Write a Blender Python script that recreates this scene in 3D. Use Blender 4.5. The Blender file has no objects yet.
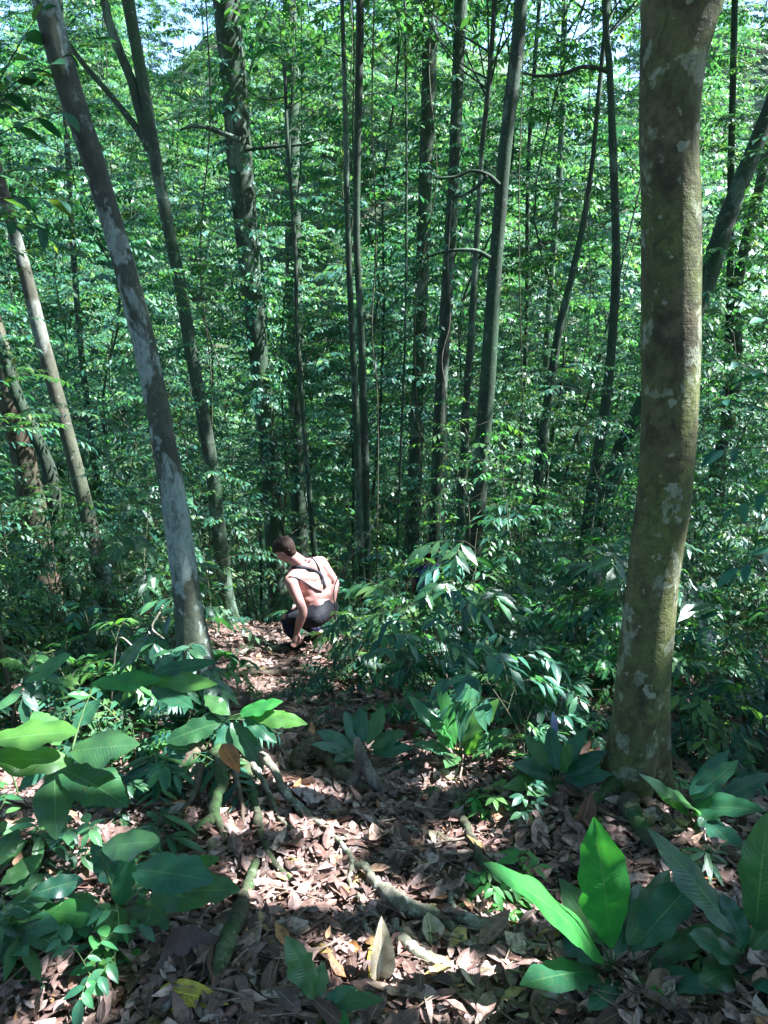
import bpy, math, random
import numpy as np
from mathutils import Vector, Matrix

rng = np.random.default_rng(7)
random.seed(7)
sc = bpy.context.scene
COL = sc.collection
PITCH = math.radians(15.0)
F = 740.0
CAMZ = 1.6
CP, SP = math.cos(PITCH), math.sin(PITCH)
CAM = np.array([0.0, 0.0, CAMZ])

# ------------------------------------------------------------------ camera maths
def ray(px, py):
    a = (px - 384.0) / F
    b = -(py - 512.0) / F
    return np.array([a, CP + b * SP, -SP + b * CP])      # depth along the axis = 1

def P(px, py, Y):
    r = ray(px, py)
    return CAM + r * (Y / r[1])

def depth(p):
    return (p[1]) * CP - (p[2] - CAMZ) * SP

def project(p):
    d = depth(p)
    up = p[1] * SP + (p[2] - CAMZ) * CP
    return 384 + F * p[0] / d, 512 - F * up / d

# ------------------------------------------------------------------ noise + terrain
def _hash(ix, iy, iz, seed):
    h = (ix * 374761393 + iy * 668265263 + iz * 2147483647 + seed * 1274126177) & 0xFFFFFFFF
    h = ((h ^ (h >> 13)) * 1274126177) & 0xFFFFFFFF
    h = h ^ (h >> 16)
    return (h & 0xFFFF) / 65535.0

def vnoise(x, y, z=0.0, seed=0):
    x, y, z = np.broadcast_arrays(np.asarray(x, float), np.asarray(y, float), np.asarray(z, float))
    ix, iy, iz = np.floor(x).astype(np.int64), np.floor(y).astype(np.int64), np.floor(z).astype(np.int64)
    fx, fy, fz = x - ix, y - iy, z - iz
    fx, fy, fz = [f * f * (3 - 2 * f) for f in (fx, fy, fz)]
    r = 0
    for dx in (0, 1):
        for dy in (0, 1):
            for dz in (0, 1):
                w = (fx if dx else 1 - fx) * (fy if dy else 1 - fy) * (fz if dz else 1 - fz)
                r = r + w * _hash(ix + dx, iy + dy, iz + dz, seed)
    return r * 2 - 1

PATH = np.array([[-1, .05], [1.4, .12], [2.2, .02], [3.0, -.15], [4.0, -.5], [5.0, -.86], [6.0, -1.05], [7.2, -1.15], [9, -1.6]])
def path_x(y):
    return np.interp(y, PATH[:, 0], PATH[:, 1])
def path_w(y):
    return np.interp(y, [1, 2, 3, 4.5, 6, 8], [1.0, .72, .55, .42, .38, .3])

def hh(x, y):
    x = np.asarray(x, float); y = np.asarray(y, float)
    z = np.interp(y, [-60, -5, 0, 6, 8, 22, 30, 35, 85, 130, 400], [9, 1.3, 0, -1.25, -2.0, -9.2, -10.2, -8.5, 28.5, 35, 40])
    z = z + np.where(x < -2, (-x - 2) * .05, 0) * np.clip(y / 4, 0, 1) * np.clip((60 + x) / 50, 0, 1)
    z = z + .35 * vnoise(x * .35, y * .35, 0, 3) * np.clip(y / 9, 0.15, 1) + 1.2 * vnoise(x * .08, y * .08, 0, 5) * np.clip((y - 10) / 20, 0, 1)
    gy = np.clip((y - 50) / 25, 0, 1)
    z = z - gy * (9 * np.exp(-((x - .24 * y) / 5.5) ** 2) + 7 * np.exp(-((x + .47 * y) / 6) ** 2) + 5 * np.exp(-((x + .27 * y) / 4) ** 2))
    near = np.clip((14 - np.abs(y)) / 6, 0, 1)
    pd = np.abs(x - path_x(y)) / path_w(y)
    z = z - .10 * np.exp(-pd ** 2) * near
    z = z + near * (.055 * vnoise(x * 2.1, y * 2.1, 0, 11) + .022 * vnoise(x * 6, y * 6, 0, 12) + .008 * vnoise(x * 17, y * 17, 0, 13))
    # mound round the left trunk
    z = z + .16 * np.exp(-(((x + .80) / .38) ** 2 + ((y - 3.55) / .42) ** 2))
    z = z + .05 * np.exp(-(((x - 1.02) / .3) ** 2 + ((y - 2.95) / .35) ** 2))
    return z

def G(px, py, lift=0.0):
    r = ray(px, py); t = .5
    while t < 80:
        p = CAM + r * t
        if p[2] < float(hh(p[0], p[1])) + lift:
            break
        t += .01 if t < 12 else .1
    p = CAM + r * t
    return p

# ------------------------------------------------------------------ mesh building
class MB:
    def __init__(s):
        s.V = []; s.Fq = []; s.UV = []; s.n = 0
    def add(s, V, Q, UV=None):
        V = np.asarray(V, float).reshape(-1, 3); Q = np.asarray(Q, np.int64).reshape(-1, 4)
        s.V.append(V); s.Fq.append(Q + s.n); s.n += len(V)
        s.UV.append(np.zeros((len(V), 2)) if UV is None else np.asarray(UV, float).reshape(-1, 2))
        return s
    def arrays(s):
        return np.concatenate(s.V), np.concatenate(s.Fq), np.concatenate(s.UV)
    def mesh(s, name, mat, origin=(0, 0, 0), smooth=True):
        V, Q, UV = s.arrays()
        return mkmesh(name, V - np.asarray(origin, float), Q, UV, mat, smooth)

def mkmesh(name, V, Q, UV, mat, smooth=True):
    me = bpy.data.meshes.new(name)
    me.vertices.add(len(V)); me.vertices.foreach_set('co', V.astype(np.float32).ravel())
    me.loops.add(Q.size); me.loops.foreach_set('vertex_index', Q.astype(np.int32).ravel())
    me.polygons.add(len(Q))
    me.polygons.foreach_set('loop_start', np.arange(0, Q.size, 4, dtype=np.int32))
    me.polygons.foreach_set('loop_total', np.full(len(Q), 4, dtype=np.int32))
    me.polygons.foreach_set('use_smooth', np.full(len(Q), smooth))
    uvl = me.uv_layers.new(name='UVMap')
    uvl.data.foreach_set('uv', UV[Q.ravel()].astype(np.float32).ravel())
    me.update(calc_edges=True)
    me.materials.append(mat)
    return me

def link(name, me, parent=None, loc=(0, 0, 0)):
    o = bpy.data.objects.new(name, me)
    COL.objects.link(o); o.location = loc
    if parent is not None: o.parent = parent
    return o

def empty(name, loc, label=None, cat=None, group=None, rz=0, scale=1):
    o = bpy.data.objects.new(name, None); COL.objects.link(o)
    o.empty_display_size = .1
    o.location = [float(c) for c in loc]; o.rotation_euler = (0, 0, rz); o.scale = (scale,) * 3
    tag(o, label, cat, group)
    return o

def tag(o, label=None, cat=None, group=None, kind=None):
    if label: o['label'] = label
    if cat: o['category'] = cat
    if group: o['group'] = group
    if kind: o['kind'] = kind
    return o

def catmull(pts, n):
    """pts (k,m) -> dense (.,m) with about n samples per span"""
    p = np.asarray(pts, float)
    p = np.vstack([2 * p[0] - p[1], p, 2 * p[-1] - p[-2]])
    out = []
    for i in range(1, len(p) - 2):
        t = np.linspace(0, 1, n, endpoint=False)[:, None]
        a, b, c, d = p[i - 1], p[i], p[i + 1], p[i + 2]
        out.append(.5 * ((2 * b) + (-a + c) * t + (2 * a - 5 * b + 4 * c - d) * t ** 2 + (-a + 3 * b - 3 * c + d) * t ** 3))
    out.append(p[-2][None])
    return np.vstack(out)

def tube(pts, rad, seg=8, rough=0.0, nscale=3.0, lobes=None, seed=0, cap=True):
    """pts (n,3), rad (n,) -> V,Q,UV. rough: relative radius noise"""
    pts = np.asarray(pts, float); rad = np.asarray(rad, float); n = len(pts)
    T = np.gradient(pts, axis=0); T /= np.linalg.norm(T, axis=1)[:, None] + 1e-9
    ref = np.array([0., 0, 1]) if abs(T[0][2]) < .9 else np.array([1., 0, 0])
    A = np.zeros_like(pts); a = ref - T[0] * ref.dot(T[0]); a /= np.linalg.norm(a)
    for i in range(n):
        a = a - T[i] * a.dot(T[i]); a /= np.linalg.norm(a) + 1e-9; A[i] = a
    B = np.cross(T, A)
    th = np.linspace(0, 2 * np.pi, seg, endpoint=False)
    c, s = np.cos(th), np.sin(th)
    dirs = A[:, None, :] * c[None, :, None] + B[:, None, :] * s[None, :, None]
    R = np.repeat(rad[:, None], seg, 1)
    if rough:
        q = pts[:, None, :] + dirs * rad[:, None, None]
        q = q * nscale
        R = R * (1 + rough * (vnoise(q[..., 0], q[..., 1], q[..., 2] * .6, seed) + .5 * vnoise(q[..., 0] * 2.7, q[..., 1] * 2.7, q[..., 2] * 2.2, seed + 1)))
    if lobes is not None:
        R = R * lobes(th[None, :], np.arange(n)[:, None])
    V = pts[:, None, :] + dirs * R[..., None]
    idx = np.arange(n * seg).reshape(n, seg)
    q = np.stack([idx[:-1], np.roll(idx[:-1], -1, 1), np.roll(idx[1:], -1, 1), idx[1:]], -1).reshape(-1, 4)
    V = V.reshape(-1, 3)
    uv = np.stack([np.repeat(np.linspace(0, 1, n), seg), np.tile(th / 6.2832, n)], -1)
    if cap:
        V = np.vstack([V, pts[0] - T[0] * rad[0] * .3, pts[-1] + T[-1] * rad[-1] * .3])
        uv = np.vstack([uv, [0, 0], [1, 0]])
        k = n * seg
        q0 = np.stack([np.roll(idx[0], -1), idx[0], np.full(seg, k), np.full(seg, k)], -1)
        q1 = np.stack([idx[-1], np.roll(idx[-1], -1), np.full(seg, k + 1), np.full(seg, k + 1)], -1)
        # degenerate quads are turned into fans of thin quads
        q0 = q0[::1]; q1 = q1[::1]
        h = seg // 2
        fan0 = [[idx[0][(2 * i + 2) % seg], idx[0][(2 * i + 1) % seg], idx[0][2 * i], k] for i in range(h)]
        fan1 = [[idx[-1][2 * i], idx[-1][(2 * i + 1) % seg], idx[-1][(2 * i + 2) % seg], k + 1] for i in range(h)]
        q = np.vstack([q, fan0, fan1])
    return V, q, uv

def norm(a):
    return a / (np.linalg.norm(a, axis=-1, keepdims=True) + 1e-9)

def prof(u, k=.8, pw=.85):
    return np.sin(np.pi * np.clip(u, 0, 1) ** k) ** pw

def leaves(B, D, N, L, W, rows=4, cols=3, droop=.15, fold=.18, wave=0.0, k=.8, curl=0.0, twist=0.0, pw=.85, jag=0.0):
    """vectorised leaf blades. B,D,N (n,3); L,W,droop,fold,curl scalars or (n,)"""
    n = len(B); D = norm(D); N = norm(N - D * (N * D).sum(-1, keepdims=True)); S = np.cross(D, N)
    L, W, droop, fold, curl, twist = [np.broadcast_to(np.asarray(a, float), (n,)) for a in (L, W, droop, fold, curl, twist)]
    u = np.linspace(0, 1, rows); v = np.linspace(-1, 1, cols)
    w = np.maximum(prof(u, k, pw), .0); w[0] = .06; w[-1] = .03
    U, Vv = np.meshgrid(u, v, indexing='ij'); Wd = w[:, None] * np.ones(cols)[None]
    if jag:
        sd = rng.random() * 50
        jn = vnoise(U * 9 + sd, np.sign(Vv) * 7.3 + sd, 0, 5) * jag + np.minimum(0, vnoise(U * 16 + sd, np.sign(Vv) * 3.1 - sd, 0, 6) + .35) * jag * 2.2
        Wd = Wd * (1 + jn * np.abs(Vv))
    x = U[None] * L[:, None, None]
    y = Vv[None] * Wd[None] * W[:, None, None] / 2
    z = fold[:, None, None] * np.abs(Vv)[None] * Wd[None] * W[:, None, None] / 2 - droop[:, None, None] * (U ** 2)[None] * L[:, None, None]
    z = z + curl[:, None, None] * ((Vv * Wd) ** 2)[None] * W[:, None, None]
    if wave:
        ph = rng.random(n)[:, None, None] * 6.28
        z = z + wave * W[:, None, None] * np.sin(U[None] * 17 + ph + np.sign(Vv)[None] * 1.3) * (np.abs(Vv) * Wd)[None]
    tw = twist[:, None, None] * U[None]
    y2 = y * np.cos(tw) - z * np.sin(tw) * 0 ; z = z + y * np.sin(tw)
    V = B[:, None, None] + D[:, None, None] * x[..., None] + S[:, None, None] * y2[..., None] + N[:, None, None] * z[..., None]
    base = np.arange(rows * cols).reshape(rows, cols)
    q = np.stack([base[:-1, :-1], base[:-1, 1:], base[1:, 1:], base[1:, :-1]], -1).reshape(-1, 4)
    Q = (q[None] + (np.arange(n) * rows * cols)[:, None, None]).reshape(-1, 4)
    UV = np.broadcast_to(np.stack([U, Vv * .5 + .5], -1)[None], (n, rows, cols, 2)).reshape(-1, 2)
    return V.reshape(-1, 3), Q, UV

# ------------------------------------------------------------------ materials
def new_mat(name):
    m = bpy.data.materials.new(name); m.use_nodes = True
    nt = m.node_tree; nt.nodes.clear()
    out = nt.nodes.new('ShaderNodeOutputMaterial')
    return m, nt, out

class NT:
    def __init__(s, nt): s.nt = nt
    def n(s, typ, **kw):
        nd = s.nt.nodes.new(typ)
        for k, v in kw.items():
            if k.startswith('i_'):
                key = k[2:].replace('_', ' ')
                nd.inputs[key].default_value = v
            else: setattr(nd, k, v)
        return nd
    def l(s, a, b): s.nt.links.new(a, b)
    def ramp(s, fac, stops, interp='LINEAR'):
        r = s.nt.nodes.new('ShaderNodeValToRGB'); r.color_ramp.interpolation = interp
        e = r.color_ramp.elements
        while len(e) > 1: e.remove(e[-1])
        e[0].position = stops[0][0]; e[0].color = (*stops[0][1], 1)
        for p, c in stops[1:]:
            x = e.new(p); x.color = (*c, 1)
        s.l(fac, r.inputs[0]); return r.outputs[0]
    def mix(s, fac, a, b, mode='MIX'):
        m = s.nt.nodes.new('ShaderNodeMix'); m.data_type = 'RGBA'; m.blend_type = mode
        if isinstance(fac, (int, float)): m.inputs[0].default_value = fac
        else: s.l(fac, m.inputs[0])
        for v, i in ((a, 6), (b, 7)):
            if isinstance(v, tuple): m.inputs[i].default_value = (*v, 1)
            else: s.l(v, m.inputs[i])
        return m.outputs[2]
    def math(s, op, a, b=None):
        m = s.nt.nodes.new('ShaderNodeMath'); m.operation = op
        for v, i in ((a, 0), (b, 1)):
            if v is None: continue
            if isinstance(v, (int, float)): m.inputs[i].default_value = v
            else: s.l(v, m.inputs[i])
        return m.outputs[0]

def leaf_mat(name, stops, trans=.35, rough=.38, spec=.5, veins=False, tcol=1.6, blotch=0.0, vfreq=16):
    m, nt, out = new_mat(name); b = NT(nt)
    geo = b.n('ShaderNodeNewGeometry')
    oi = b.n('ShaderNodeObjectInfo')
    rnd = b.math('FRACT', b.math('ADD', geo.outputs['Random Per Island'], oi.outputs['Random']))
    col = b.ramp(rnd, stops)
    hsv = b.n('ShaderNodeHueSaturation'); b.l(col, hsv.inputs['Color'])
    b.l(b.math('ADD', b.math('MULTIPLY', oi.outputs['Random'], .05), .475), hsv.inputs['Hue'])
    b.l(b.math('ADD', b.math('MULTIPLY', oi.outputs['Random'], .5), .75), hsv.inputs['Value'])
    col = hsv.outputs[0]
    nrm = None
    if blotch:
        nz = b.n('ShaderNodeTexNoise'); nz.inputs['Scale'].default_value = 60; nz.inputs['Detail'].default_value = 5
        tc = b.n('ShaderNodeTexCoord'); b.l(tc.outputs['Object'], nz.inputs['Vector'])
        f = b.ramp(nz.outputs[0], [(.56, (0, 0, 0)), (.68, (1, 1, 1))])
        col = b.mix(b.math('MULTIPLY', f, blotch), col, (.13, .10, .04))
    if veins:
        uv = b.n('ShaderNodeUVMap'); sx = b.n('ShaderNodeSeparateXYZ'); b.l(uv.outputs[0], sx.inputs[0])
        v = b.math('ABSOLUTE', b.math('SUBTRACT', sx.outputs[1], .5))
        vn = b.n('ShaderNodeTexNoise'); vn.inputs['Scale'].default_value = 18; vtc = b.n('ShaderNodeTexCoord'); b.l(vtc.outputs['Object'], vn.inputs['Vector'])
        mid = b.math('LESS_THAN', v, .018)
        lat = b.math('SINE', b.math('MULTIPLY', b.math('ADD', b.math('SUBTRACT', sx.outputs[0], b.math('MULTIPLY', v, .28)), b.math('MULTIPLY', vn.outputs[0], .09)), vfreq * 6.283))
        latp = b.math('POWER', b.math('MAXIMUM', lat, 0), 10)
        col = b.mix(b.math('MULTIPLY', latp, .12), col, (.14, .26, .09))
        col = b.mix(b.math('MULTIPLY', mid, .45), col, (.16, .28, .10))
        nz2 = b.n('ShaderNodeTexNoise'); nz2.inputs['Scale'].default_value = 14; nz2.inputs['Detail'].default_value = 6
        tc3 = b.n('ShaderNodeTexCoord'); b.l(tc3.outputs['Object'], nz2.inputs['Vector'])
        col = b.mix(b.ramp(nz2.outputs[0], [(.35, (0, 0, 0)), (.7, (1, 1, 1))]), col, b.mix(1.0, col, (.55, .62, .8), 'MULTIPLY'))
        bp = b.n('ShaderNodeBump'); bp.inputs['Strength'].default_value = .2; bp.inputs['Distance'].default_value = .004
        b.l(b.math('SUBTRACT', b.math('ABSOLUTE', lat), b.math('MULTIPLY', mid, 2.0)), bp.inputs['Height'])
        nrm = bp.outputs[0]
    pr = b.n('ShaderNodeBsdfPrincipled'); b.l(col, pr.inputs['Base Color'])
    pr.inputs['Roughness'].default_value = rough; pr.inputs['Specular IOR Level'].default_value = spec
    tr = b.n('ShaderNodeBsdfTranslucent')
    tc2 = b.mix(1.0, col, (tcol * 1.15, tcol * 1.25, tcol * .45), 'MULTIPLY'); b.l(tc2, tr.inputs['Color'])
    mx = b.n('ShaderNodeMixShader'); mx.inputs[0].default_value = trans
    b.l(pr.outputs[0], mx.inputs[1]); b.l(tr.outputs[0], mx.inputs[2]); b.l(mx.outputs[0], out.inputs[0])
    if nrm is not None: b.l(nrm, pr.inputs['Normal'])
    return m

def bark_mat(name, base, dark, lichen, moss, lich_amt=.55, moss_amt=.5, scale=6, lscale=3.0, bump=.6, zs=.5):
    m, nt, out = new_mat(name); b = NT(nt)
    tc = b.n('ShaderNodeTexCoord'); mp = b.n('ShaderNodeMapping'); mp.inputs['Scale'].default_value = (1, 1, zs)
    oi = b.n('ShaderNodeObjectInfo')
    off = b.n('ShaderNodeVectorMath', operation='ADD'); b.l(tc.outputs['Object'], off.inputs[0]); b.l(oi.outputs['Location'], off.inputs[1])
    b.l(off.outputs[0], mp.inputs['Vector'])
    def noise(s, d=6, r=.6, vec=None, dist=0):
        z = b.n('ShaderNodeTexNoise'); z.inputs['Scale'].default_value = s; z.inputs['Detail'].default_value = d
        z.inputs['Roughness'].default_value = r; z.inputs['Distortion'].default_value = dist
        b.l(vec or mp.outputs[0], z.inputs['Vector']); return z.outputs[0]
    n1 = noise(scale * 2.2); n2 = noise(lscale, 6, .62, dist=.3); n3 = noise(lscale * .6, 5, .6); n4 = noise(scale * 12, 4, .7)
    mr = b.n('ShaderNodeMapping'); mr.inputs['Scale'].default_value = (2.5, 2.5, 55); b.l(off.outputs[0], mr.inputs['Vector'])
    n5 = noise(1.0, 5, .6, mr.outputs[0], .5)
    col = b.mix(b.ramp(n1, [(.35, (0, 0, 0)), (.65, (1, 1, 1))]), dark, base)
    col = b.mix(b.math('MULTIPLY', b.ramp(n3, [(.40, (0, 0, 0)), (.62, (1, 1, 1))]), moss_amt), col, moss)
    lf = b.ramp(n2, [(.60 - lich_amt * .12, (0, 0, 0)), (.63 - lich_amt * .12, (1, 1, 1))])
    col = b.mix(b.math('MULTIPLY', lf, min(1, lich_amt + .25)), col, lichen)
    col = b.mix(b.ramp(n4, [(.3, (0, 0, 0)), (.55, (1, 1, 1))]), b.mix(.45, col, dark), col)
    n6 = noise(scale * 4.5, 5, .7, dist=.6); n7 = noise(scale * 3.3, 3, .5, off.outputs[0])
    col = b.mix(b.math('MULTIPLY', b.ramp(n6, [(.50, (0, 0, 0)), (.58, (1, 1, 1))]), .5), col, dark)
    col = b.mix(b.math('MULTIPLY', b.ramp(n7, [(.66, (0, 0, 0)), (.68, (1, 1, 1))]), .6), col, lichen)
    pr = b.n('ShaderNodeBsdfPrincipled'); b.l(col, pr.inputs['Base Color']); pr.inputs['Roughness'].default_value = .85
    pr.inputs['Specular IOR Level'].default_value = .3
    h = b.math('ADD', b.math('MULTIPLY', n1, .5), b.math('ADD', b.math('MULTIPLY', n4, .35), b.math('ADD', b.math('MULTIPLY', n5, .18), b.math('MULTIPLY', n6, .5))))
    bp = b.n('ShaderNodeBump'); bp.inputs['Strength'].default_value = bump; bp.inputs['Distance'].default_value = .012
    b.l(h, bp.inputs['Height']); b.l(bp.outputs[0], pr.inputs['Normal']); b.l(pr.outputs[0], out.inputs[0])
    return m

def plain_mat(name, c1, c2, scale=20, rough=.8, bump=.3, spec=.3):
    m, nt, out = new_mat(name); b = NT(nt)
    tc = b.n('ShaderNodeTexCoord'); z = b.n('ShaderNodeTexNoise'); z.inputs['Scale'].default_value = scale; z.inputs['Detail'].default_value = 6
    b.l(tc.outputs['Object'], z.inputs['Vector'])
    col = b.mix(b.ramp(z.outputs[0], [(.35, (0, 0, 0)), (.65, (1, 1, 1))]), c1, c2)
    pr = b.n('ShaderNodeBsdfPrincipled'); b.l(col, pr.inputs['Base Color']); pr.inputs['Roughness'].default_value = rough
    pr.inputs['Specular IOR Level'].default_value = spec
    bp = b.n('ShaderNodeBump'); bp.inputs['Strength'].default_value = bump; bp.inputs['Distance'].default_value = .01
    b.l(z.outputs[0], bp.inputs['Height']); b.l(bp.outputs[0], pr.inputs['Normal']); b.l(pr.outputs[0], out.inputs[0])
    return m

M = {}
M['leaf_under'] = leaf_mat('green_understorey_leaf', [(0, (.016, .066, .044)), (.35, (.026, .098, .060)), (.7, (.040, .125, .062)), (.93, (.07, .17, .05)), (1, (.12, .20, .05))], .36, .48, .3)
M['leaf_canopy'] = leaf_mat('green_canopy_leaf', [(0, (.025, .075, .035)), (.5, (.04, .115, .045)), (1, (.07, .15, .05))], .4, .45)
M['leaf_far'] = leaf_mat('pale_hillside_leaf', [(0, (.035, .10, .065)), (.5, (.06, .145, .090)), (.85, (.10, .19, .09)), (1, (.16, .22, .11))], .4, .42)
M['leaf_shrub'] = leaf_mat('dark_green_shrub_leaf', [(0, (.014, .060, .042)), (.4, (.024, .090, .058)), (.8, (.040, .125, .062)), (1, (.09, .19, .05))], .34, .42, .38)
M['leaf_olive'] = leaf_mat('olive_shrub_leaf', [(0, (.025, .072, .034)), (.5, (.042, .105, .042)), (.9, (.07, .15, .045)), (1, (.18, .20, .05))], .36, .5, .3)
M['leaf_fresh'] = leaf_mat('fresh_green_leaf', [(0, (.035, .12, .040)), (.6, (.055, .16, .045)), (1, (.10, .22, .05))], .4, .42, .4)
M['leaf_hero'] = leaf_mat('veined_green_leaf', [(0, (.026, .10, .045)), (.5, (.045, .15, .055)), (1, (.08, .21, .055))], .36, .33, .55, veins=True, blotch=.35)
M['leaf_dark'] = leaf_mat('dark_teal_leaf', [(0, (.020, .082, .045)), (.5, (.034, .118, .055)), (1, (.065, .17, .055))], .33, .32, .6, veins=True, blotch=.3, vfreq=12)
M['leaf_bright'] = leaf_mat('sunlit_bright_leaf', [(0, (.050, .17, .035)), (1, (.085, .23, .04))], .42, .36, .5, veins=True, blotch=.2)  # lighter green: sunlight painted into the colour of the brightest leaves
M['leaf_seedling'] = leaf_mat('seedling_leaf', [(0, (.05, .16, .04)), (1, (.09, .24, .05))], .38, .4, .5)
M['stem'] = plain_mat('brown_green_stem', (.035, .045, .02), (.075, .07, .04), 30)
M['stem_green'] = plain_mat('green_stem', (.05, .10, .03), (.08, .13, .04), 30)
M['bark_left'] = bark_mat('blotched_grey_bark', (.085, .088, .065), (.030, .032, .022), (.24, .29, .25), (.060, .088, .045), .62, .6, 5, 4.6)
M['bark_right'] = bark_mat('mossy_olive_bark', (.11, .095, .045), (.026, .024, .011), (.26, .28, .19), (.095, .115, .028), .30, .9, 4, 8, 1.0, .8)
M['bark_mid'] = bark_mat('grey_green_bark', (.050, .066, .042), (.020, .028, .018), (.15, .21, .15), (.032, .072, .028), .38, .8, 6, 3.0)
M['bark_dark'] = bark_mat('dark_mossy_bark', (.034, .046, .028), (.014, .021, .012), (.12, .17, .12), (.026, .062, .026), .28, .85, 8, 4.0)
M['bark_tan'] = bark_mat('ringed_tan_bark', (.10, .092, .065), (.04, .038, .026), (.20, .22, .18), (.05, .072, .033), .45, .55, 6, 3.5)
M['bark_orange'] = bark_mat('orange_brown_bark', (.085, .055, .032), (.03, .022, .015), (.14, .13, .09), (.035, .055, .025), .2, .8, 6, 3.0)
M['root_pale'] = bark_mat('pale_greenish_root_bark', (.21, .20, .15), (.09, .08, .055), (.36, .37, .30), (.12, .15, .07), .5, .45, 12, 9.0, .9)
M['root_moss'] = bark_mat('mossy_root_bark', (.075, .07, .04), (.03, .028, .018), (.14, .17, .10), (.035, .095, .02), .3, .9, 12, 9.0, 1.0)
M['root_brown'] = bark_mat('brown_root_bark', (.13, .095, .06), (.05, .038, .025), (.22, .21, .16), (.09, .10, .05), .25, .35, 12, 7.0, .9)
M['wood_grey'] = bark_mat('grey_weathered_wood', (.17, .145, .115), (.06, .05, .04), (.28, .26, .22), (.10, .09, .06), .4, .2, 14, 8.0, .9, .3)

# dead leaves
def litter_mat():
    m, nt, out = new_mat('dead_leaf_litter'); b = NT(nt)
    geo = b.n('ShaderNodeNewGeometry')
    col = b.ramp(geo.outputs['Random Per Island'], [(0, (0.029, 0.017, 0.011)), (.12, (0.077, 0.040, 0.030)), (.26, (0.152, 0.081, 0.060)), (.40, (0.239, 0.135, 0.106)), (.50, (0.118, 0.073, 0.060)), (.60, (0.342, 0.210, 0.169)), (.70, (0.189, 0.123, 0.106)),
                                  (.80, (0.480, 0.315, 0.246)), (.88, (0.303, 0.244, 0.234)), (.95, (0.581, 0.419, 0.328)), (.975, (0.454, 0.198, 0.071)), (.99, (0.279, 0.257, 0.118)), (1, (0.570, 0.373, 0.093))])
    tc = b.n('ShaderNodeTexCoord'); z = b.n('ShaderNodeTexNoise'); z.inputs['Scale'].default_value = 45; z.inputs['Detail'].default_value = 6
    b.l(tc.outputs['Object'], z.inputs['Vector'])
    col = b.mix(b.ramp(z.outputs[0], [(.42, (0, 0, 0)), (.7, (.8, .8, .8))]), col, (.035, .024, .018))
    uv = b.n('ShaderNodeUVMap'); sx = b.n('ShaderNodeSeparateXYZ'); b.l(uv.outputs[0], sx.inputs[0])
    v = b.math('ABSOLUTE', b.math('SUBTRACT', sx.outputs[1], .5))
    lat = b.math('ABSOLUTE', b.math('SINE', b.math('MULTIPLY', b.math('SUBTRACT', sx.outputs[0], b.math('MULTIPLY', v, .4)), 38)))
    mid = b.math('LESS_THAN', v, .03)
    col = b.mix(b.math('MULTIPLY', mid, .5), col, (.30, .22, .15))
    bp = b.n('ShaderNodeBump'); bp.inputs['Strength'].default_value = .35; bp.inputs['Distance'].default_value = .004
    b.l(b.math('ADD', b.math('MULTIPLY', lat, .35), b.math('MULTIPLY', z.outputs[0], 2.0)), bp.inputs['Height'])
    pr = b.n('ShaderNodeBsdfPrincipled'); b.l(col, pr.inputs['Base Color']); pr.inputs['Roughness'].default_value = .55
    pr.inputs['Specular IOR Level'].default_value = .4; b.l(bp.outputs[0], pr.inputs['Normal'])
    tr = b.n('ShaderNodeBsdfTranslucent'); b.l(col, tr.inputs[0])
    mx = b.n('ShaderNodeMixShader'); mx.inputs[0].default_value = .15
    b.l(pr.outputs[0], mx.inputs[1]); b.l(tr.outputs[0], mx.inputs[2]); b.l(mx.outputs[0], out.inputs[0])
    return m
M['litter'] = litter_mat()
def dead_mat(name, c, c2, scale=30):
    m, nt, out = new_mat(name); b = NT(nt)
    tc = b.n('ShaderNodeTexCoord'); z = b.n('ShaderNodeTexNoise'); z.inputs['Scale'].default_value = scale; z.inputs['Detail'].default_value = 6
    b.l(tc.outputs['Object'], z.inputs['Vector'])
    col = b.mix(b.ramp(z.outputs[0], [(.4, (0, 0, 0)), (.66, (1, 1, 1))]), c, c2)
    uv = b.n('ShaderNodeUVMap'); sx = b.n('ShaderNodeSeparateXYZ'); b.l(uv.outputs[0], sx.inputs[0])
    v = b.math('ABSOLUTE', b.math('SUBTRACT', sx.outputs[1], .5))
    lat = b.math('SINE', b.math('MULTIPLY', b.math('SUBTRACT', sx.outputs[0], b.math('MULTIPLY', v, .45)), 75))
    mid = b.math('LESS_THAN', v, .025)
    col = b.mix(b.math('MULTIPLY', mid, .55), col, tuple(min(1, x * 2.2 + .03) for x in c))
    bp = b.n('ShaderNodeBump'); bp.inputs['Strength'].default_value = .45; bp.inputs['Distance'].default_value = .004
    b.l(b.math('ADD', b.math('MULTIPLY', b.math('ABSOLUTE', lat), .6), b.math('MULTIPLY', z.outputs[0], 2.0)), bp.inputs['Height'])
    pr = b.n('ShaderNodeBsdfPrincipled'); b.l(col, pr.inputs['Base Color']); pr.inputs['Roughness'].default_value = .5
    b.l(bp.outputs[0], pr.inputs['Normal'])
    tr = b.n('ShaderNodeBsdfTranslucent'); b.l(col, tr.inputs[0])
    mx = b.n('ShaderNodeMixShader'); mx.inputs[0].default_value = .2
    b.l(pr.outputs[0], mx.inputs[1]); b.l(tr.outputs[0], mx.inputs[2]); b.l(mx.outputs[0], out.inputs[0])
    return m
M['dead_yellow'] = dead_mat('yellow_dead_leaf', (.50, .42, .04), (.34, .26, .05))
M['dead_dark'] = dead_mat('dark_grey_brown_dead_leaf', (.085, .058, .050), (.055, .038, .032))
M['dead_orange'] = dead_mat('orange_brown_dead_leaf', (.36, .15, .04), (.20, .09, .03))
M['dead_tan'] = dead_mat('tan_dead_leaf', (.30, .21, .14), (.17, .11, .07))
M['dead_brown'] = dead_mat('brown_dead_leaf', (.16, .085, .05), (.09, .05, .03))
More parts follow.
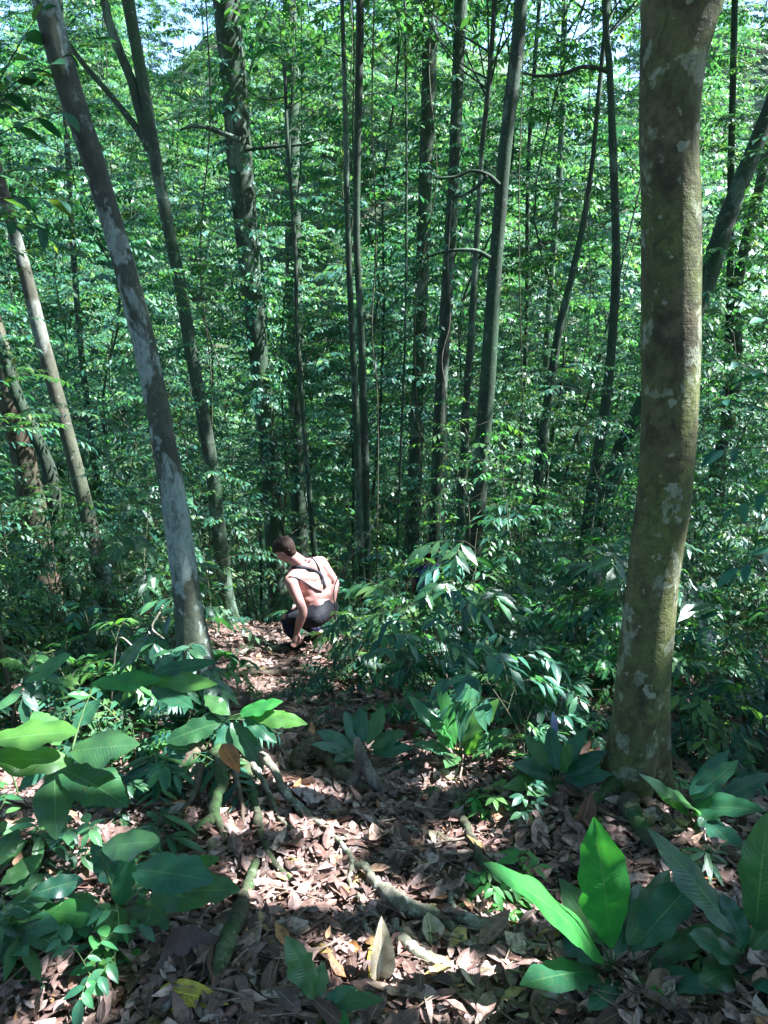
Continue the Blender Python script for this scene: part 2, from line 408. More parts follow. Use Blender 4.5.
M['dead_pale'] = dead_mat('pale_dead_leaf', (.46, .40, .28), (.30, .24, .14))

def soil_mat():
    m, nt, out = new_mat('forest_soil'); b = NT(nt)
    tc = b.n('ShaderNodeTexCoord')
    def noise(s, d=8):
        z = b.n('ShaderNodeTexNoise'); z.inputs['Scale'].default_value = s; z.inputs['Detail'].default_value = d
        b.l(tc.outputs['Object'], z.inputs['Vector']); return z.outputs[0]
    a = noise(9); c = noise(60); d = noise(.35)
    col = b.mix(b.ramp(a, [(.35, (0, 0, 0)), (.65, (1, 1, 1))]), (.040, .026, .018), (.10, .062, .042))
    col = b.mix(b.ramp(c, [(.45, (0, 0, 0)), (.6, (1, 1, 1))]), col, (.15, .10, .075))
    sp = b.n('ShaderNodeSeparateXYZ'); b.l(tc.outputs['Object'], sp.inputs[0])
    far = b.ramp(b.math('MULTIPLY', sp.outputs[1], .02), [(.16, (0, 0, 0)), (.4, (1, 1, 1))])
    col = b.mix(b.math('MULTIPLY', far, b.ramp(d, [(.3, (.5, .5, .5)), (.6, (1, 1, 1))])), col, (.035, .075, .03))
    bp = b.n('ShaderNodeBump'); bp.inputs['Strength'].default_value = .9; bp.inputs['Distance'].default_value = .02
    b.l(b.math('ADD', a, c), bp.inputs['Height'])
    pr = b.n('ShaderNodeBsdfPrincipled'); b.l(col, pr.inputs['Base Color']); pr.inputs['Roughness'].default_value = .9
    b.l(bp.outputs[0], pr.inputs['Normal']); b.l(pr.outputs[0], out.inputs[0])
    return m
M['soil'] = soil_mat()

# ------------------------------------------------------------------ sun
SUN_AZ = math.radians(3)       # from +X towards +Y
SUN_EL = math.radians(54)
TOSUN = np.array([math.cos(SUN_AZ) * math.cos(SUN_EL), math.sin(SUN_AZ) * math.cos(SUN_EL), math.sin(SUN_EL)])
BEAMS = []   # (point, radius) of leaf-free shafts cut through the crowns to steer sunlight
def beam(p, r): BEAMS.append((np.asarray(p, float), r))
def beam_mask(Pts):
    keep = np.ones(len(Pts), bool)
    for c, r in BEAMS:
        d = Pts - c; t = d @ TOSUN
        q = np.linalg.norm(d - t[:, None] * TOSUN, axis=1)
        q = q * (1 + .25 * vnoise(Pts[:, 0] * 2, Pts[:, 1] * 2, Pts[:, 2] * 2, 77))
        keep &= ~((q < r + .065) & (t > .6))
    return keep
for px, py, r in [(300, 900, .20), (285, 885, .17), (285, 800, .11), (265, 682, .16), (470, 1000, .12), (425, 980, .09), (395, 905, .06), (340, 840, .05), (450, 845, .05),
                  (300, 800, .1), (350, 955, .08), (250, 660, .15), (60, 1010, .07), (455, 790, .12)]:
    beam(G(px, py), r)
for z, r in [(1.5, .14), (1.75, .15), (2.0, .14), (2.2, .12)]:       # strip on the right trunk
    beam(np.array([1.12 + .10, 2.95, z]), r)
for px, py, Y, r in [(110, 870, 2.1, .10), (60, 900, 2.05, .08), (140, 780, 2.4, .08), (30, 850, 2.1, .08), (205, 735, 3.1, .08), (370, 725, 3.7, .10), (545, 745, 3.3, .09), (700, 880, 2.25, .08), (30, 735, 2.35, .16), (25, 762, 2.33, .12), (62, 815, 2.2, .08), (125, 682, 2.7, .12), (185, 685, 2.65, .12), (200, 895, 2.15, .09), (50, 672, 2.7, .1), (275, 715, 3.1, .12), (165, 900, 2.15, .07), (75, 915, 2.1, .08), (700, 905, 2.2, .07), (760, 850, 2.2, .08), (725, 790, 2.6, .08), (645, 390, 2.95, .05), (640, 640, 2.85, .07), (30, 735, 2.9, .18), (30, 762, 2.9, .14), (600, 845, 2.15, .10), (540, 900, 2.1, .12), (120, 682, 3.3, .13), (200, 688, 3.2, .12), (275, 712, 3.2, .12),
                     (460, 725, 3.9, .16), (160, 500, 3.6, .12), (185, 530, 3.6, .1), (45, 110, 3.6, .12), (105, 190, 3.6, .14), (130, 300, 3.6, .1), (300, 575, 6.95, .25), (285, 590, 6.9, .2),
                     (430, 722, 3.8, .12), (560, 720, 4.6, .2), (80, 450, 6.2, .3), (60, 380, 6.2, .3), (30, 300, 6.2, .3), (110, 420, 6.6, .4), (120, 470, 6.6, .35), (640, 60, 2.95, .1),
                     (350, 640, 6.0, .2), (400, 620, 6.0, .18), (520, 640, 6, .2), (600, 630, 7, .3), (700, 540, 7, .3), (730, 600, 6, .2)]:
    beam(P(px, py, Y), r)

beam(np.array([-3.0, 6.5, .8]), .75); beam(np.array([-3.6, 7.5, 2.2]), .7); beam(np.array([2.6, 5.8, -.6]), .45); beam(np.array([.6, 6.4, -.4]), .4)
_r = random.Random(5)
for _i in range(130):
    _y = 2.0 + 11 * _r.random(); _x = (_r.random() * 2 - 1) * (.5 * _y + .3)
    if _y < 3.6 and _r.random() < .6: continue
    beam(np.array([_x, _y, float(hh(_x, _y)) + _r.uniform(0, 2.0) * min(1, _y / 5)]), .03 + .22 * _r.random() ** 2 * min(1.5, _y / 4))
# ------------------------------------------------------------------ ground
def axis(segs):
    out = [segs[0][0]]
    for a, b, st in segs:
        n = max(1, int(round((b - a) / st))); out += list(np.linspace(a, b, n + 1)[1:])
    return np.array(out)
xs = axis([(-260, -60, 20), (-60, -16, 2.5), (-16, -5, .6), (-5, -2.6, .15), (-2.6, 2.6, .04), (2.6, 5, .15), (5, 16, .6), (16, 60, 2.5), (60, 260, 20)])
ys = axis([(-60, -5, 5), (-5, .8, .4), (.8, 5.5, .04), (5.5, 9, .1), (9, 22, .5), (22, 130, 2), (130, 400, 30)])
X, Yg = np.meshgrid(xs, ys, indexing='ij')
Z = hh(X, Yg)
idx = np.arange(X.size).reshape(X.shape)
Q = np.stack([idx[:-1, :-1], idx[1:, :-1], idx[1:, 1:], idx[:-1, 1:]], -1).reshape(-1, 4)
V = np.stack([X, Yg, Z], -1).reshape(-1, 3)
g = link('ground', mkmesh('ground', V, Q, V[:, :2] * .1, M['soil']))
tag(g, 'brown forest slope dropping from the camera into a wooded valley', None, None, 'structure')

# ------------------------------------------------------------------ leaf litter (stuff)
def gnormal(x, y, e=.04):
    nx = -(hh(x + e, y) - hh(x - e, y)) / (2 * e); ny = -(hh(x, y + e) - hh(x, y - e)) / (2 * e)
    return norm(np.stack([nx, ny, np.ones_like(nx)], -1))
def scatter_litter(n, y0, y1, lmin, lmax, spread, rows, cols):
    y = y0 + (y1 - y0) * rng.random(n) ** .9
    half = (y * .56 + .45) * spread
    x = (rng.random(n) * 2 - 1) * half
    N = gnormal(x, y); z = hh(x, y)
    a = rng.random(n) * 6.283
    D = np.stack([np.cos(a), np.sin(a), (rng.random(n) - .5) * .7], -1)
    N2 = norm(N + (rng.random((n, 3)) - .5) * .75)
    L = lmin + (lmax - lmin) * rng.random(n) ** 1.5
    W = L * (.28 + .28 * rng.random(n))
    lift = .004 + .032 * rng.random(n)
    B = np.stack([x, y, z + lift], -1) - norm(D) * (L / 2)[:, None] * np.array([1, 1, .3])
    return leaves(B, D, N2, L, W, rows, cols, droop=(rng.random(n) - .5) * .6, fold=(rng.random(n) - .4) * .7, curl=(rng.random(n) - .4) * .6, wave=.12, twist=(rng.random(n) - .5) * 1.2)
mb = MB()
mb.add(*scatter_litter(9500, 1.15, 3.2, .03, .115, 1.05, 5, 4))
mb.add(*scatter_litter(9000, 1.15, 3.2, .010, .040, 1.05, 3, 3))
mb.add(*scatter_litter(13000, 3.0, 9.0, .05, .14, 1.0, 4, 3))
mb.add(*scatter_litter(900, 1.15, 4.5, .11, .17, 1.0, 6, 5))
lo = link('leaf_litter', mb.mesh('leaf_litter', M['litter']))
tag(lo, 'dry brown and tan dead leaves carpeting the slope', None, None, 'stuff')
mb = MB()
for i in range(900):
    y = 1.2 + 6 * random.random() ** 1.6; x = (random.random() * 2 - 1) * (y * .56 + .4)
    a = random.random() * 6.28; Ln = .06 + .28 * random.random() ** 2; r = .0015 + .004 * random.random() ** 2
    t = np.linspace(-.5, .5, 5); bend = (random.random() - .5) * .4
    px_ = x + np.cos(a) * t * Ln - np.sin(a) * bend * Ln * t ** 2; py_ = y + np.sin(a) * t * Ln + np.cos(a) * bend * Ln * t ** 2
    mb.add(*tube(np.stack([px_, py_, hh(px_, py_) + .025 + r + .02 * random.random()], -1), np.linspace(r, r * .5, 5), 5, cap=False))
M['twig'] = plain_mat('dry_twig', (.10, .07, .05), (.24, .18, .13), 25)
tw = link('twig_litter', mb.mesh('twig_litter', M['twig']))
tag(tw, 'thin dry twigs scattered through the dead leaves', None, None, 'stuff')

# ------------------------------------------------------------------ trees seen one by one
def canopy(mb, c, rx, rz, ncl, per, leaf=.17, clr=.62):
    ct = []
    while len(ct) < ncl:
        q = rng.normal(size=3); q /= np.linalg.norm(q); q *= rng.random() ** .45
        ct.append(c + q * np.array([rx, rx, rz]))
    ct = np.array(ct)
    n = ncl * per
    B = np.repeat(ct, per, 0) + rng.normal(size=(n, 3)) * np.array([clr, clr, clr * .45]) * .6
    a = rng.random(n) * 6.283
    keep = beam_mask(B + np.stack([np.cos(a), np.sin(a), -.35 * np.ones(n)], -1) * leaf * .5); B = B[keep]; a = a[keep]; n = len(B)
    D = np.stack([np.cos(a), np.sin(a), -.35 + .5 * (rng.random(n) - .5)], -1)
    N = norm(np.stack([rng.normal(size=n) * .35, rng.normal(size=n) * .35, np.ones(n)], -1))
    L = leaf * (.7 + .6 * rng.random(n))
    mb.add(*leaves(B, D, N, L, L * .42, 3, 2, droop=.15, fold=0))
    return ct

def trunk_arrays(pts, Y, dy_top=0, flare=1.6, hgt=10.0, step=.12, seg=14, rough=.06, lob=0.0, lean=None, seed=0):
    """pixel points from top to bottom -> world trunk"""
    ps = []
    for p in pts[::-1]:
        yy = Y if len(p) < 4 else p[3]
        w = P(p[0], p[1], yy); r = p[2] * .5 * depth(w) / F
        ps.append([*w, r])
    ps = np.array(ps)
    # down to the ground
    d = ps[0][:3] - ps[1][:3]; d /= np.linalg.norm(d)
    b = ps[0][:3].copy(); dn = []
    gz = float(hh(b[0], b[1])) - .25
    if b[2] - gz > .3:
        k = (b[2] - gz) / max(.3, -d[2]) if d[2] < 0 else b[2] - gz
        e = b + d * k * .999; e[2] = float(hh(e[0], e[1])) - .25
        dn = [[*e, ps[0][3] * 1.12]]
    # up out of the frame
    u = ps[-1][:3] - ps[-2][:3]; u /= np.linalg.norm(u)
    up = []; q = ps[-1][:3].copy(); r = ps[-1][3]
    ztop = float(hh(b[0], b[1])) + hgt
    first = [.15, .3, .6]
    while q[2] < ztop:
        u = norm(u + np.array([random.uniform(-.08, .08), random.uniform(-.08, .08), .12])); stp = first.pop(0) if first else 1.2; q = q + u * stp; r *= 1 - .06 * stp
        up.append([*q, r])
    A = np.array(dn + ps.tolist() + up)
    A = catmull(A, max(3, int(1.0 / step)) if len(A) < 14 else 6)
    pts3, rad = A[:, :3], np.maximum(A[:, 3], .004)
    base = pts3[0].copy(); g0 = float(hh(base[0], base[1])); base[2] = g0
    hgt_ = pts3[:, 2] - g0
    rad = rad * (1 + (flare - 1) * np.exp(-np.clip(hgt_, 0, None) / (.9 * rad.max() + .12)))
    fl = np.exp(-np.clip(hgt_, 0, None) / .28)
    ph = random.random() * 6
    def lobes(th, i): return 1 + lob * fl[i] * (.6 * np.sin(3 * th + ph) + .5 * np.sin(5 * th + ph * 2))
    Vt = tube(pts3, rad, seg, rough, 1.2 / max(.05, rad.mean() * 2) * .35, lobes if lob else None, seed)
    return Vt, pts3, rad, base

def tree(name, label, pts, Y, mat, hgt=10, crown=(3.0, 1.6, 26, 70), flare=1.5, seg=14, rough=.06, lob=0, group='forest trees with bare trunks', extra=None, step=.12, seed=0, cat='tree'):
    Vt, p3, rad, base = trunk_arrays(pts, Y, flare=flare, hgt=hgt, seg=seg, rough=rough, lob=lob, step=step, seed=seed)
    root = empty(name, base, label, cat, group)
    mb = MB().add(*Vt); link('trunk', mb.mesh('trunk', mat, base), root)
    if crown:
        rx, rz, ncl, per = crown
        top = p3[-1]
        mc = MB(); ct = canopy(mc, top + np.array([0, 0, rz * .2]), rx, rz, ncl, per)
        if mc.n: link('crown', mc.mesh('crown', M['leaf_canopy'], base), root)
        ml = MB()
        for c in ct[:: max(1, len(ct) // 9)]:
            k = int(len(p3) * random.uniform(.86, .99)); s = p3[k]
            mid = (s + c) / 2 + np.array([0, 0, -.15 * rx * random.random()])
            A = catmull(np.array([[*s, rad[k] * .5], [*mid, rad[k] * .3], [*c, .006]]), 5)
            ml.add(*tube(A[:, :3], A[:, 3], 6, cap=False))
        link('limbs', ml.mesh('limbs', mat, base), root)
    return root, p3, rad, base

def root_tube(name, pix, mat, parent=None, base=None, seg=10, label=None, cat='root', group=None, sink=.35, rough=.18):
    """pix: (px,py,width px, lift m): a root lying on the ground"""
    A = []
    for px, py, w, lift in pix:
        p = G(px, py + w * .25 * 0, lift); r = w * .5 * depth(p) / F
        if lift <= .011: p = p + np.array([0, 0, r * (1 - sink) + (.015 if w > 6 else .009)])
        A.append([*p, r])
    A = np.array(A)
    A = catmull(A, 12)
    org = base if parent is not None else A[len(A) // 2, :3]
    mb = MB().add(*tube(A[:, :3] + .25 * A[:, 3:4] * vnoise(A[:, 0] * 9, A[:, 1] * 9, np.arange(len(A)) * .5, 8)[:, None] * np.array([1, .6, .5]), A[:, 3] * .88, seg + 6, rough * 1.9, 22))
    o = link(name, mb.mesh(name, mat, org), parent, (0, 0, 0) if parent is not None else org)
    if parent is None: tag(o, label, cat, group)
    elif label: o['label'] = label
    return o

def limb(parent, base, pix, Y, mat, name='branch', label=None, seg=6):
    A = []
    for q in pix:
        yy = Y if len(q) < 4 else q[3]
        p = P(q[0], q[1], yy); A.append([*p, max(.0025, q[2] * .5 * depth(p) / F)])
    A = catmull(np.array(A), 6)
    o = link(name, MB().add(*tube(A[:, :3], A[:, 3], seg, .08, 8)).mesh(name, mat, base), parent)
    if label: o['label'] = label
    return o, A

# T1: left leaning trunk
t1, p3, rad, b1 = tree('forest_tree', 'leaning grey trunk with pale lichen blotches standing left of the path',
    [(45, 0, 25), (57, 45, 25), (73, 100, 24), (90, 150, 23), (108, 210, 22), (124, 265, 22), (141, 330, 23), (154, 390, 23), (165, 450, 24), (175, 510, 25), (182, 560, 26), (188, 605, 28), (194, 650, 34), (198, 700, 42), (202, 740, 52)],
    3.6, M['bark_left'], hgt=8.2, crown=(3.4, 1.5, 46, 110), flare=1.25, seg=32, rough=.05, lob=.42, seed=3)
RP, RM, RB = M['root_pale'], M['root_moss'], M['root_brown']
for pix, mm, lb in [
    ([(232, 738, 17, .12), (256, 752, 12, .12), (272, 766, 10, .10), (284, 790, 9, .05), (296, 810, 9, .01), (318, 827, 8, 0), (344, 838, 5, 0), (372, 846, 3, 0)], RP, 'long pale arching root winding down to the path'),
    ([(250, 762, 8, .08), (262, 778, 7, .07), (272, 800, 6, .03), (280, 822, 5, 0), (300, 838, 4, 0)], RP, None),
    ([(220, 752, 20, .10), (222, 778, 14, .12), (216, 800, 12, .09), (214, 816, 13, .05), (206, 830, 13, .01), (190, 842, 11, 0), (174, 862, 7, 0), (160, 876, 4, 0)], RM, 'stubby moss covered root with a fork'),
    ([(213, 814, 10, .05), (220, 830, 9, .01), (226, 848, 7, 0), (236, 862, 4, 0)], RM, None),
    ([(243, 760, 13, .08), (252, 790, 10, .05), (257, 820, 10, .01), (262, 845, 10, 0), (274, 868, 8, 0), (292, 884, 5, 0)], RM, 'green mossy root beside the sunlit patch'),
    ([(232, 765, 9, .10), (240, 795, 6, .06), (243, 822, 5, .02), (236, 850, 4, 0)], RB, None),
    ([(200, 745, 16, .10), (182, 768, 11, .06), (160, 785, 8, .0), (120, 800, 6, 0), (84, 806, 4, 0)], RB, None),
    ([(200, 765, 10, .10), (196, 790, 7, .06), (184, 812, 6, 0), (162, 826, 4, 0)], RB, None),
    ([(235, 722, 18, .06), (262, 730, 11, .0), (292, 738, 8, 0), (320, 742, 5, 0), (350, 740, 3, 0)], RB, None)]:
    root_tube('root', pix, mm, t1, b1, label=lb)
# T2: right trunk
t2, p3b, radb, b2 = tree('forest_tree', 'thick olive brown mossy trunk on the right with a sunlit edge',
    [(682, 0, 80), (678, 25, 72), (673, 60, 64), (670, 100, 59), (669, 150, 57), (671, 200, 57), (671, 250, 57), (671, 300, 57), (671, 350, 58), (670, 400, 56), (668, 450, 55), (664, 500, 54), (657, 545, 52), (652, 585, 50), (647, 630, 50), (642, 680, 50), (639, 725, 52), (635, 770, 56), (632, 800, 62)],
    2.95, M['bark_right'], hgt=8.0, crown=(3.2, 1.4, 34, 85), flare=1.12, seg=40, rough=.045, lob=.30, seed=9)
root_tube('root', [(625, 800, 24, .04), (640, 835, 20, 0), (655, 855, 10, 0)], M['root_moss'], t2, b2)
root_tube('root', [(655, 785, 20, .05), (672, 800, 14, .0), (700, 812, 9, 0), (730, 820, 5, 0)], M['root_brown'], t2, b2)
root_tube('root', [(615, 785, 20, .05), (600, 805, 14, .0), (575, 818, 9, 0), (545, 826, 5, 0)], M['root_moss'], t2, b2)
root_tube('root', [(640, 795, 16, .05), (655, 818, 12, .0), (680, 836, 8, 0), (700, 858, 5, 0)], M['root_brown'], t2, b2)

# T3 forked
t3, p3c, r3, b3 = tree('forest_tree', 'slender forked brown trunk behind the leaning blotched trunk',
    [(128, 0, 13), (136, 45, 12), (145, 95, 12), (152, 140, 13), (160, 185, 12), (171, 240, 12), (182, 295, 13), (189, 340, 13), (200, 400, 13), (212, 470, 14), (220, 540, 14)], 8.5, M['bark_mid'], hgt=11, crown=(2.6, 1.5, 20, 70), seed=5)
limb(t3, b3, [(150, 150, 11), (141, 115, 11), (133, 85, 10), (121, 55, 9), (110, 25, 9), (102, -10, 8), (90, -70, 6)], 8.5, M['bark_mid'], 'stem', seg=10)
limb(t3, b3, [(148, 145, 8), (132, 122, 7), (112, 97, 6), (92, 74, 6), (76, 54, 5), (60, 30, 4)], 8.5, M['bark_mid'], 'branch')
# T4
t4, p4, r4, b4 = tree('forest_tree', 'thick grey trunk wrapped in small leaves left of centre',
    [(226, 0, 27), (231, 50, 26), (236, 100, 26), (240, 160, 26), (245, 215, 24), (250, 270, 22), (256, 330, 20), (263, 400, 19), (270, 460, 19), (274, 520, 20)], 12.5, M['bark_mid'], hgt=15, crown=(3.6, 2, 34, 90), seg=20, seed=6)
limb(t4, b4, [(240, 140, 6), (225, 134, 5), (205, 127, 4.5), (192, 126, 4), (180, 130, 2)], 12.3, M['bark_mid'])
limb(t4, b4, [(244, 150, 4), (262, 148, 3.5), (285, 146, 3), (305, 144, 2.4), (325, 138, 1.4)], 12.2, M['bark_dark'])
# T5 pair
tree('forest_tree', 'thin dark straight trunk, right one of the close pair at centre', [(360, 0, 8), (359, 80, 8), (357, 170, 7), (357, 250, 7), (361, 330, 7), (364, 420, 8), (366, 520, 9)], 10, M['bark_dark'], hgt=13, crown=(2.2, 1.5, 16, 70), seed=7)
tree('forest_tree', 'very thin dark trunk, left one of the close pair at centre', [(342, 0, 4), (345, 100, 5), (347, 200, 6), (350, 290, 6), (354, 370, 7), (357, 440, 7), (360, 520, 7)], 9.6, M['bark_dark'], hgt=10, crown=(1.5, 1, 10, 60), seg=10, seed=8)
# T6, T7, T8
t6, p6, r6, b6 = tree('forest_tree', 'straight grey green trunk left of the dark straight trunk', [(431, 0, 15), (429, 80, 15), (426, 160, 14), (424, 230, 14), (421, 300, 13), (419, 380, 14), (416, 450, 14), (413, 520, 15)], 13.5, M['bark_mid'], hgt=15, crown=(3.2, 2, 30, 80), seg=18, seed=10)
t7, p7, r7, b7 = tree('forest_tree', 'dark straight trunk right of the grey green one', [(461, 0, 13), (458, 70, 12), (455, 150, 12), (451, 230, 12), (446, 310, 12), (441, 390, 12), (437, 470, 12), (434, 550, 12), (432, 600, 13)], 10.8, M['bark_dark'], hgt=13, crown=(2.6, 1.7, 24, 75), seed=11)
t8, _, _, b8 = tree('forest_tree', 'gently curved mossy trunk rising from the shrubs right of centre',
    [(521, 0, 14), (518, 40, 14), (512, 90, 14), (505, 150, 13), (500, 210, 14), (495, 270, 14), (491, 330, 15), (487, 390, 16), (482, 450, 16), (477, 510, 17), (471, 560, 18), (467, 610, 20)], 8.0, M['bark_dark'], hgt=10.5, crown=(2.8, 1.5, 26, 80), seg=20, seed=12)
limb(t8, b8, [(499, 185, 5), (488, 175, 4), (472, 171, 3.4), (455, 177, 3), (435, 178, 2)], 7.9, M['bark_dark'])
limb(t8, b8, [(488, 175, 4), (476, 188, 3.5), (462, 196, 3), (450, 200, 2.4), (445, 240, 2), (447, 290, 1.6), (440, 330, 1.2)], 7.9, M['bark_dark'])
limb(t8, b8, [(490, 258, 4.5), (477, 251, 4), (458, 250, 3), (440, 253, 2.6), (425, 258, 2)], 7.9, M['bark_dark'])
tree('forest_tree', 'thin crooked dark trunk between the dark straight and the curved mossy trunks', [(480, 180, 5), (476, 250, 6), (472, 320, 7), (467, 390, 7), (464, 460, 8), (460, 530, 8), (457, 600, 9)], 9.5, M['bark_dark'], hgt=8, crown=(1.5, 1, 10, 60), seg=10, seed=13)
# T10..T12 right group
t10, _, _, b10 = tree('forest_tree', 'thin wavy trunk with a side branch left of the thick olive trunk', [(605, -10, 7), (606, 30, 7), (609, 60, 7), (611, 100, 7), (613, 150, 8), (615, 210, 8), (616, 270, 9), (612, 340, 9), (606, 400, 10), (597, 460, 11), (588, 520, 12), (582, 575, 15)], 9.0, M['bark_dark'], hgt=11, crown=(2.2, 1.4, 18, 70), seg=12, seed=14)
limb(t10, b10, [(609, 72, 6), (598, 68, 5), (582, 67, 4), (562, 74, 4), (540, 76, 3), (522, 73, 2)], 9.0, M['bark_dark'])
tree('forest_tree', 'dark strongly slanting trunk crossing behind the thick olive trunk', [(790, 60, 15), (768, 115, 16), (748, 165, 17), (725, 225, 18), (705, 285, 19), (680, 345, 18), (645, 402, 18), (620, 455, 18), (602, 510, 19), (585, 565, 20)], 10.5, M['bark_dark'], hgt=12, crown=(2.6, 1.6, 22, 70), seg=16, seed=15)
tree('forest_tree', 'dark slim trunk in the light gap left of the wavy trunk', [(592, 165, 5), (584, 220, 6), (572, 275, 7), (560, 325, 8), (552, 375, 9), (544, 430, 10), (538, 480, 10), (534, 540, 10)], 11.5, M['bark_dark'], hgt=10, crown=(1.9, 1.3, 14, 70), seg=12, seed=16)
# left edge
tree('forest_tree', 'tan ringed trunk leaning in from the left edge', [(-32, 60, 10), (-17, 120, 11), (-2, 175, 12), (12, 225, 12), (26, 275, 13), (38, 325, 14), (50, 370, 14), (62, 415, 14), (74, 460, 14), (85, 505, 15), (98, 560, 16), (112, 620, 17)], 6.2, M['bark_tan'], hgt=9, crown=(2.6, 1.4, 22, 80), seg=20, rough=.04, seed=17)
tree('forest_tree', 'orange brown trunk at the left edge behind the dark vine stem', [(-22, 250, 18), (-8, 320, 20), (6, 375, 21), (17, 425, 22), (28, 480, 24), (38, 540, 27)], 6.8, M['bark_orange'], hgt=8, crown=(2.2, 1.3, 18, 70), seg=18, rough=.09, seed=18)
tree('forest_tree', 'dark vine like stem curving across the orange brown trunk', [(-40, 240, 8), (-20, 300, 9), (0, 345, 10), (15, 390, 11), (30, 425, 12), (45, 458, 13), (52, 485, 14), (60, 530, 15), (70, 580, 15)], 6.5, M['bark_dark'], hgt=7, crown=(1.5, 1, 8, 60), seg=12, rough=.14, seed=19)
tree('forest_tree', 'sapling thin trunk left of the stooping hiker in the dark undergrowth', [(297, 330, 4), (301, 390, 5), (305, 440, 5), (310, 500, 6)], 10.5, M['bark_dark'], hgt=7, crown=(1.0, .8, 6, 60), seg=8, seed=20)
tree('forest_tree', 'pale distant trunk between the leaf wrapped trunk and the close pair', [(292, 60, 14), (292, 150, 15), (293, 230, 16), (294, 300, 16), (296, 380, 17)], 19, M['bark_mid'], hgt=18, crown=(3.5, 2, 26, 70), seg=12, seed=21)
for i, (a, b_, Y, w, m, lab) in enumerate([
    (540, 520, 18, 6, 'bark_dark', 'slim distant trunk right of the curved mossy trunk'),
    (735, 722, 15, 9, 'bark_dark', 'dark distant trunk right of the thick olive trunk'),
    (60, 95, 15, 8, 'bark_dark', 'dark distant trunk between the tan ringed and leaning blotched trunks'),
    (405, 400, 12, 3, 'bark_dark', 'hair thin stem just left of the grey green trunk'),
    (565, 545, 22, 9, 'bark_mid', 'pale distant trunk in the bright gap near the top')]):
    w *= .75
    tree('forest_tree', lab, [(a, -5, w * .9), ((a * 2 + b_) / 3 + random.uniform(-5, 5), 160, w), ((a + 2 * b_) / 3 + random.uniform(-5, 5), 330, w), (b_, 470, w * 1.1)], Y, M[m], hgt=16 if w > 4 else 9, crown=(2.6, 1.8, 20, 70) if w > 4 else (1, .8, 6, 50), seg=10, seed=30 + i)
exec_canopy = [(5.5, 1.5), (8.5, 4.5), (5.0, 6.5), (11.5, 8), (8, 10.5), (2.0, -2), (6.5, -2.5), (-3.5, 0), (-5, 5.5), (3.0, 3.8), (14, 3), (11, -1), (-1.5, -4.5), (12, 13), (-7, 10), (3.5, 9), (16, 10), (7, 15), (-6, -3), (17, 18), (-9, 2), (1.5, -6), (6, -7), (-2.5, 3), (10, 1.5), (-9, -3), (-4, -8), (11, -6), (6.2, 3.4), (7.6, 1.6), (4.6, 2.5), (9.5, 3.0)]  # trees added for overhead shade, crowns opened where sun should fall
for i, (x, y) in enumerate(exec_canopy):
    if 8 <= y and abs(x) < y * .5: hg = 15
    else: hg = 10.5
    gz = float(hh(x, y)); b = np.array([x, y, gz])
    root = empty('added_canopy_tree', b, 'tall canopy tree added to shade the slope from just outside the picture', 'tree', 'canopy trees added for shade and sun gaps')
    nk = 9; zz = np.linspace(-.3, hg, nk)
    pts = np.stack([x + .25 * vnoise(zz * .4, i, 0, 41), y + .25 * vnoise(zz * .4, i, 5, 42), gz + zz], -1)
    A = catmull(np.c_[pts, np.linspace(.14, .06, nk)], 4)
    link('trunk', MB().add(*tube(A[:, :3], A[:, 3], 12, .06, 2)).mesh('trunk', M['bark_mid'], b), root)
    mc = MB(); ct = canopy(mc, pts[-1], 3.5, 1.7, 44, 115, .20)
    link('crown', mc.mesh('crown', M['leaf_canopy'], b), root)

# ------------------------------------------------------------------ generic plants
def frame(d):
    d = norm(np.asarray(d, float)); ref = np.array([0, 0, 1.]) if abs(d[2]) < .95 else np.array([1., 0, 0])
    s = norm(np.cross(d, ref)); return d, s, np.cross(s, d)

def spray(mbl, mbs, p0, d, ln, nl, ll, lw, rows, cols, droop_tw=.25, r0=.004, lf_droop=.25, kk=.8):
    """a twig with alternate leaves"""
    t = np.linspace(0, 1, 5)[:, None]
    pts = p0 + d * ln * t + np.array([0, 0, -1.]) * droop_tw * ln * t ** 2
    if mbs is not None: mbs.add(*tube(pts, np.linspace(r0, r0 * .4, 5), 4, cap=False))
    tt = np.linspace(.12, 1, nl); c = np.stack([np.interp(tt, t[:, 0], pts[:, k]) for k in range(3)], -1)
    dd = norm(pts[-1] - pts[-2]); s = norm(np.cross(dd, [0, 0, 1.])); up = np.cross(s, dd)
    side = np.where(np.arange(nl) % 2 == 0, 1, -1)[:, None].astype(float)
    side[-1] = 0
    D = norm(dd * .65 + s * side * .85 + rng.normal(size=(nl, 3)) * .16 + np.array([0, 0, -.18]))
    N = norm(up + rng.normal(size=(nl, 3)) * .28 + np.array([0, 0, .25]))
    L = ll * (.7 + .5 * rng.random(nl)) * np.where(tt > .2, 1, .7)
    mbl.add(*leaves(c, D, N, L, L * lw, rows, cols, droop=lf_droop, fold=.18, k=kk))

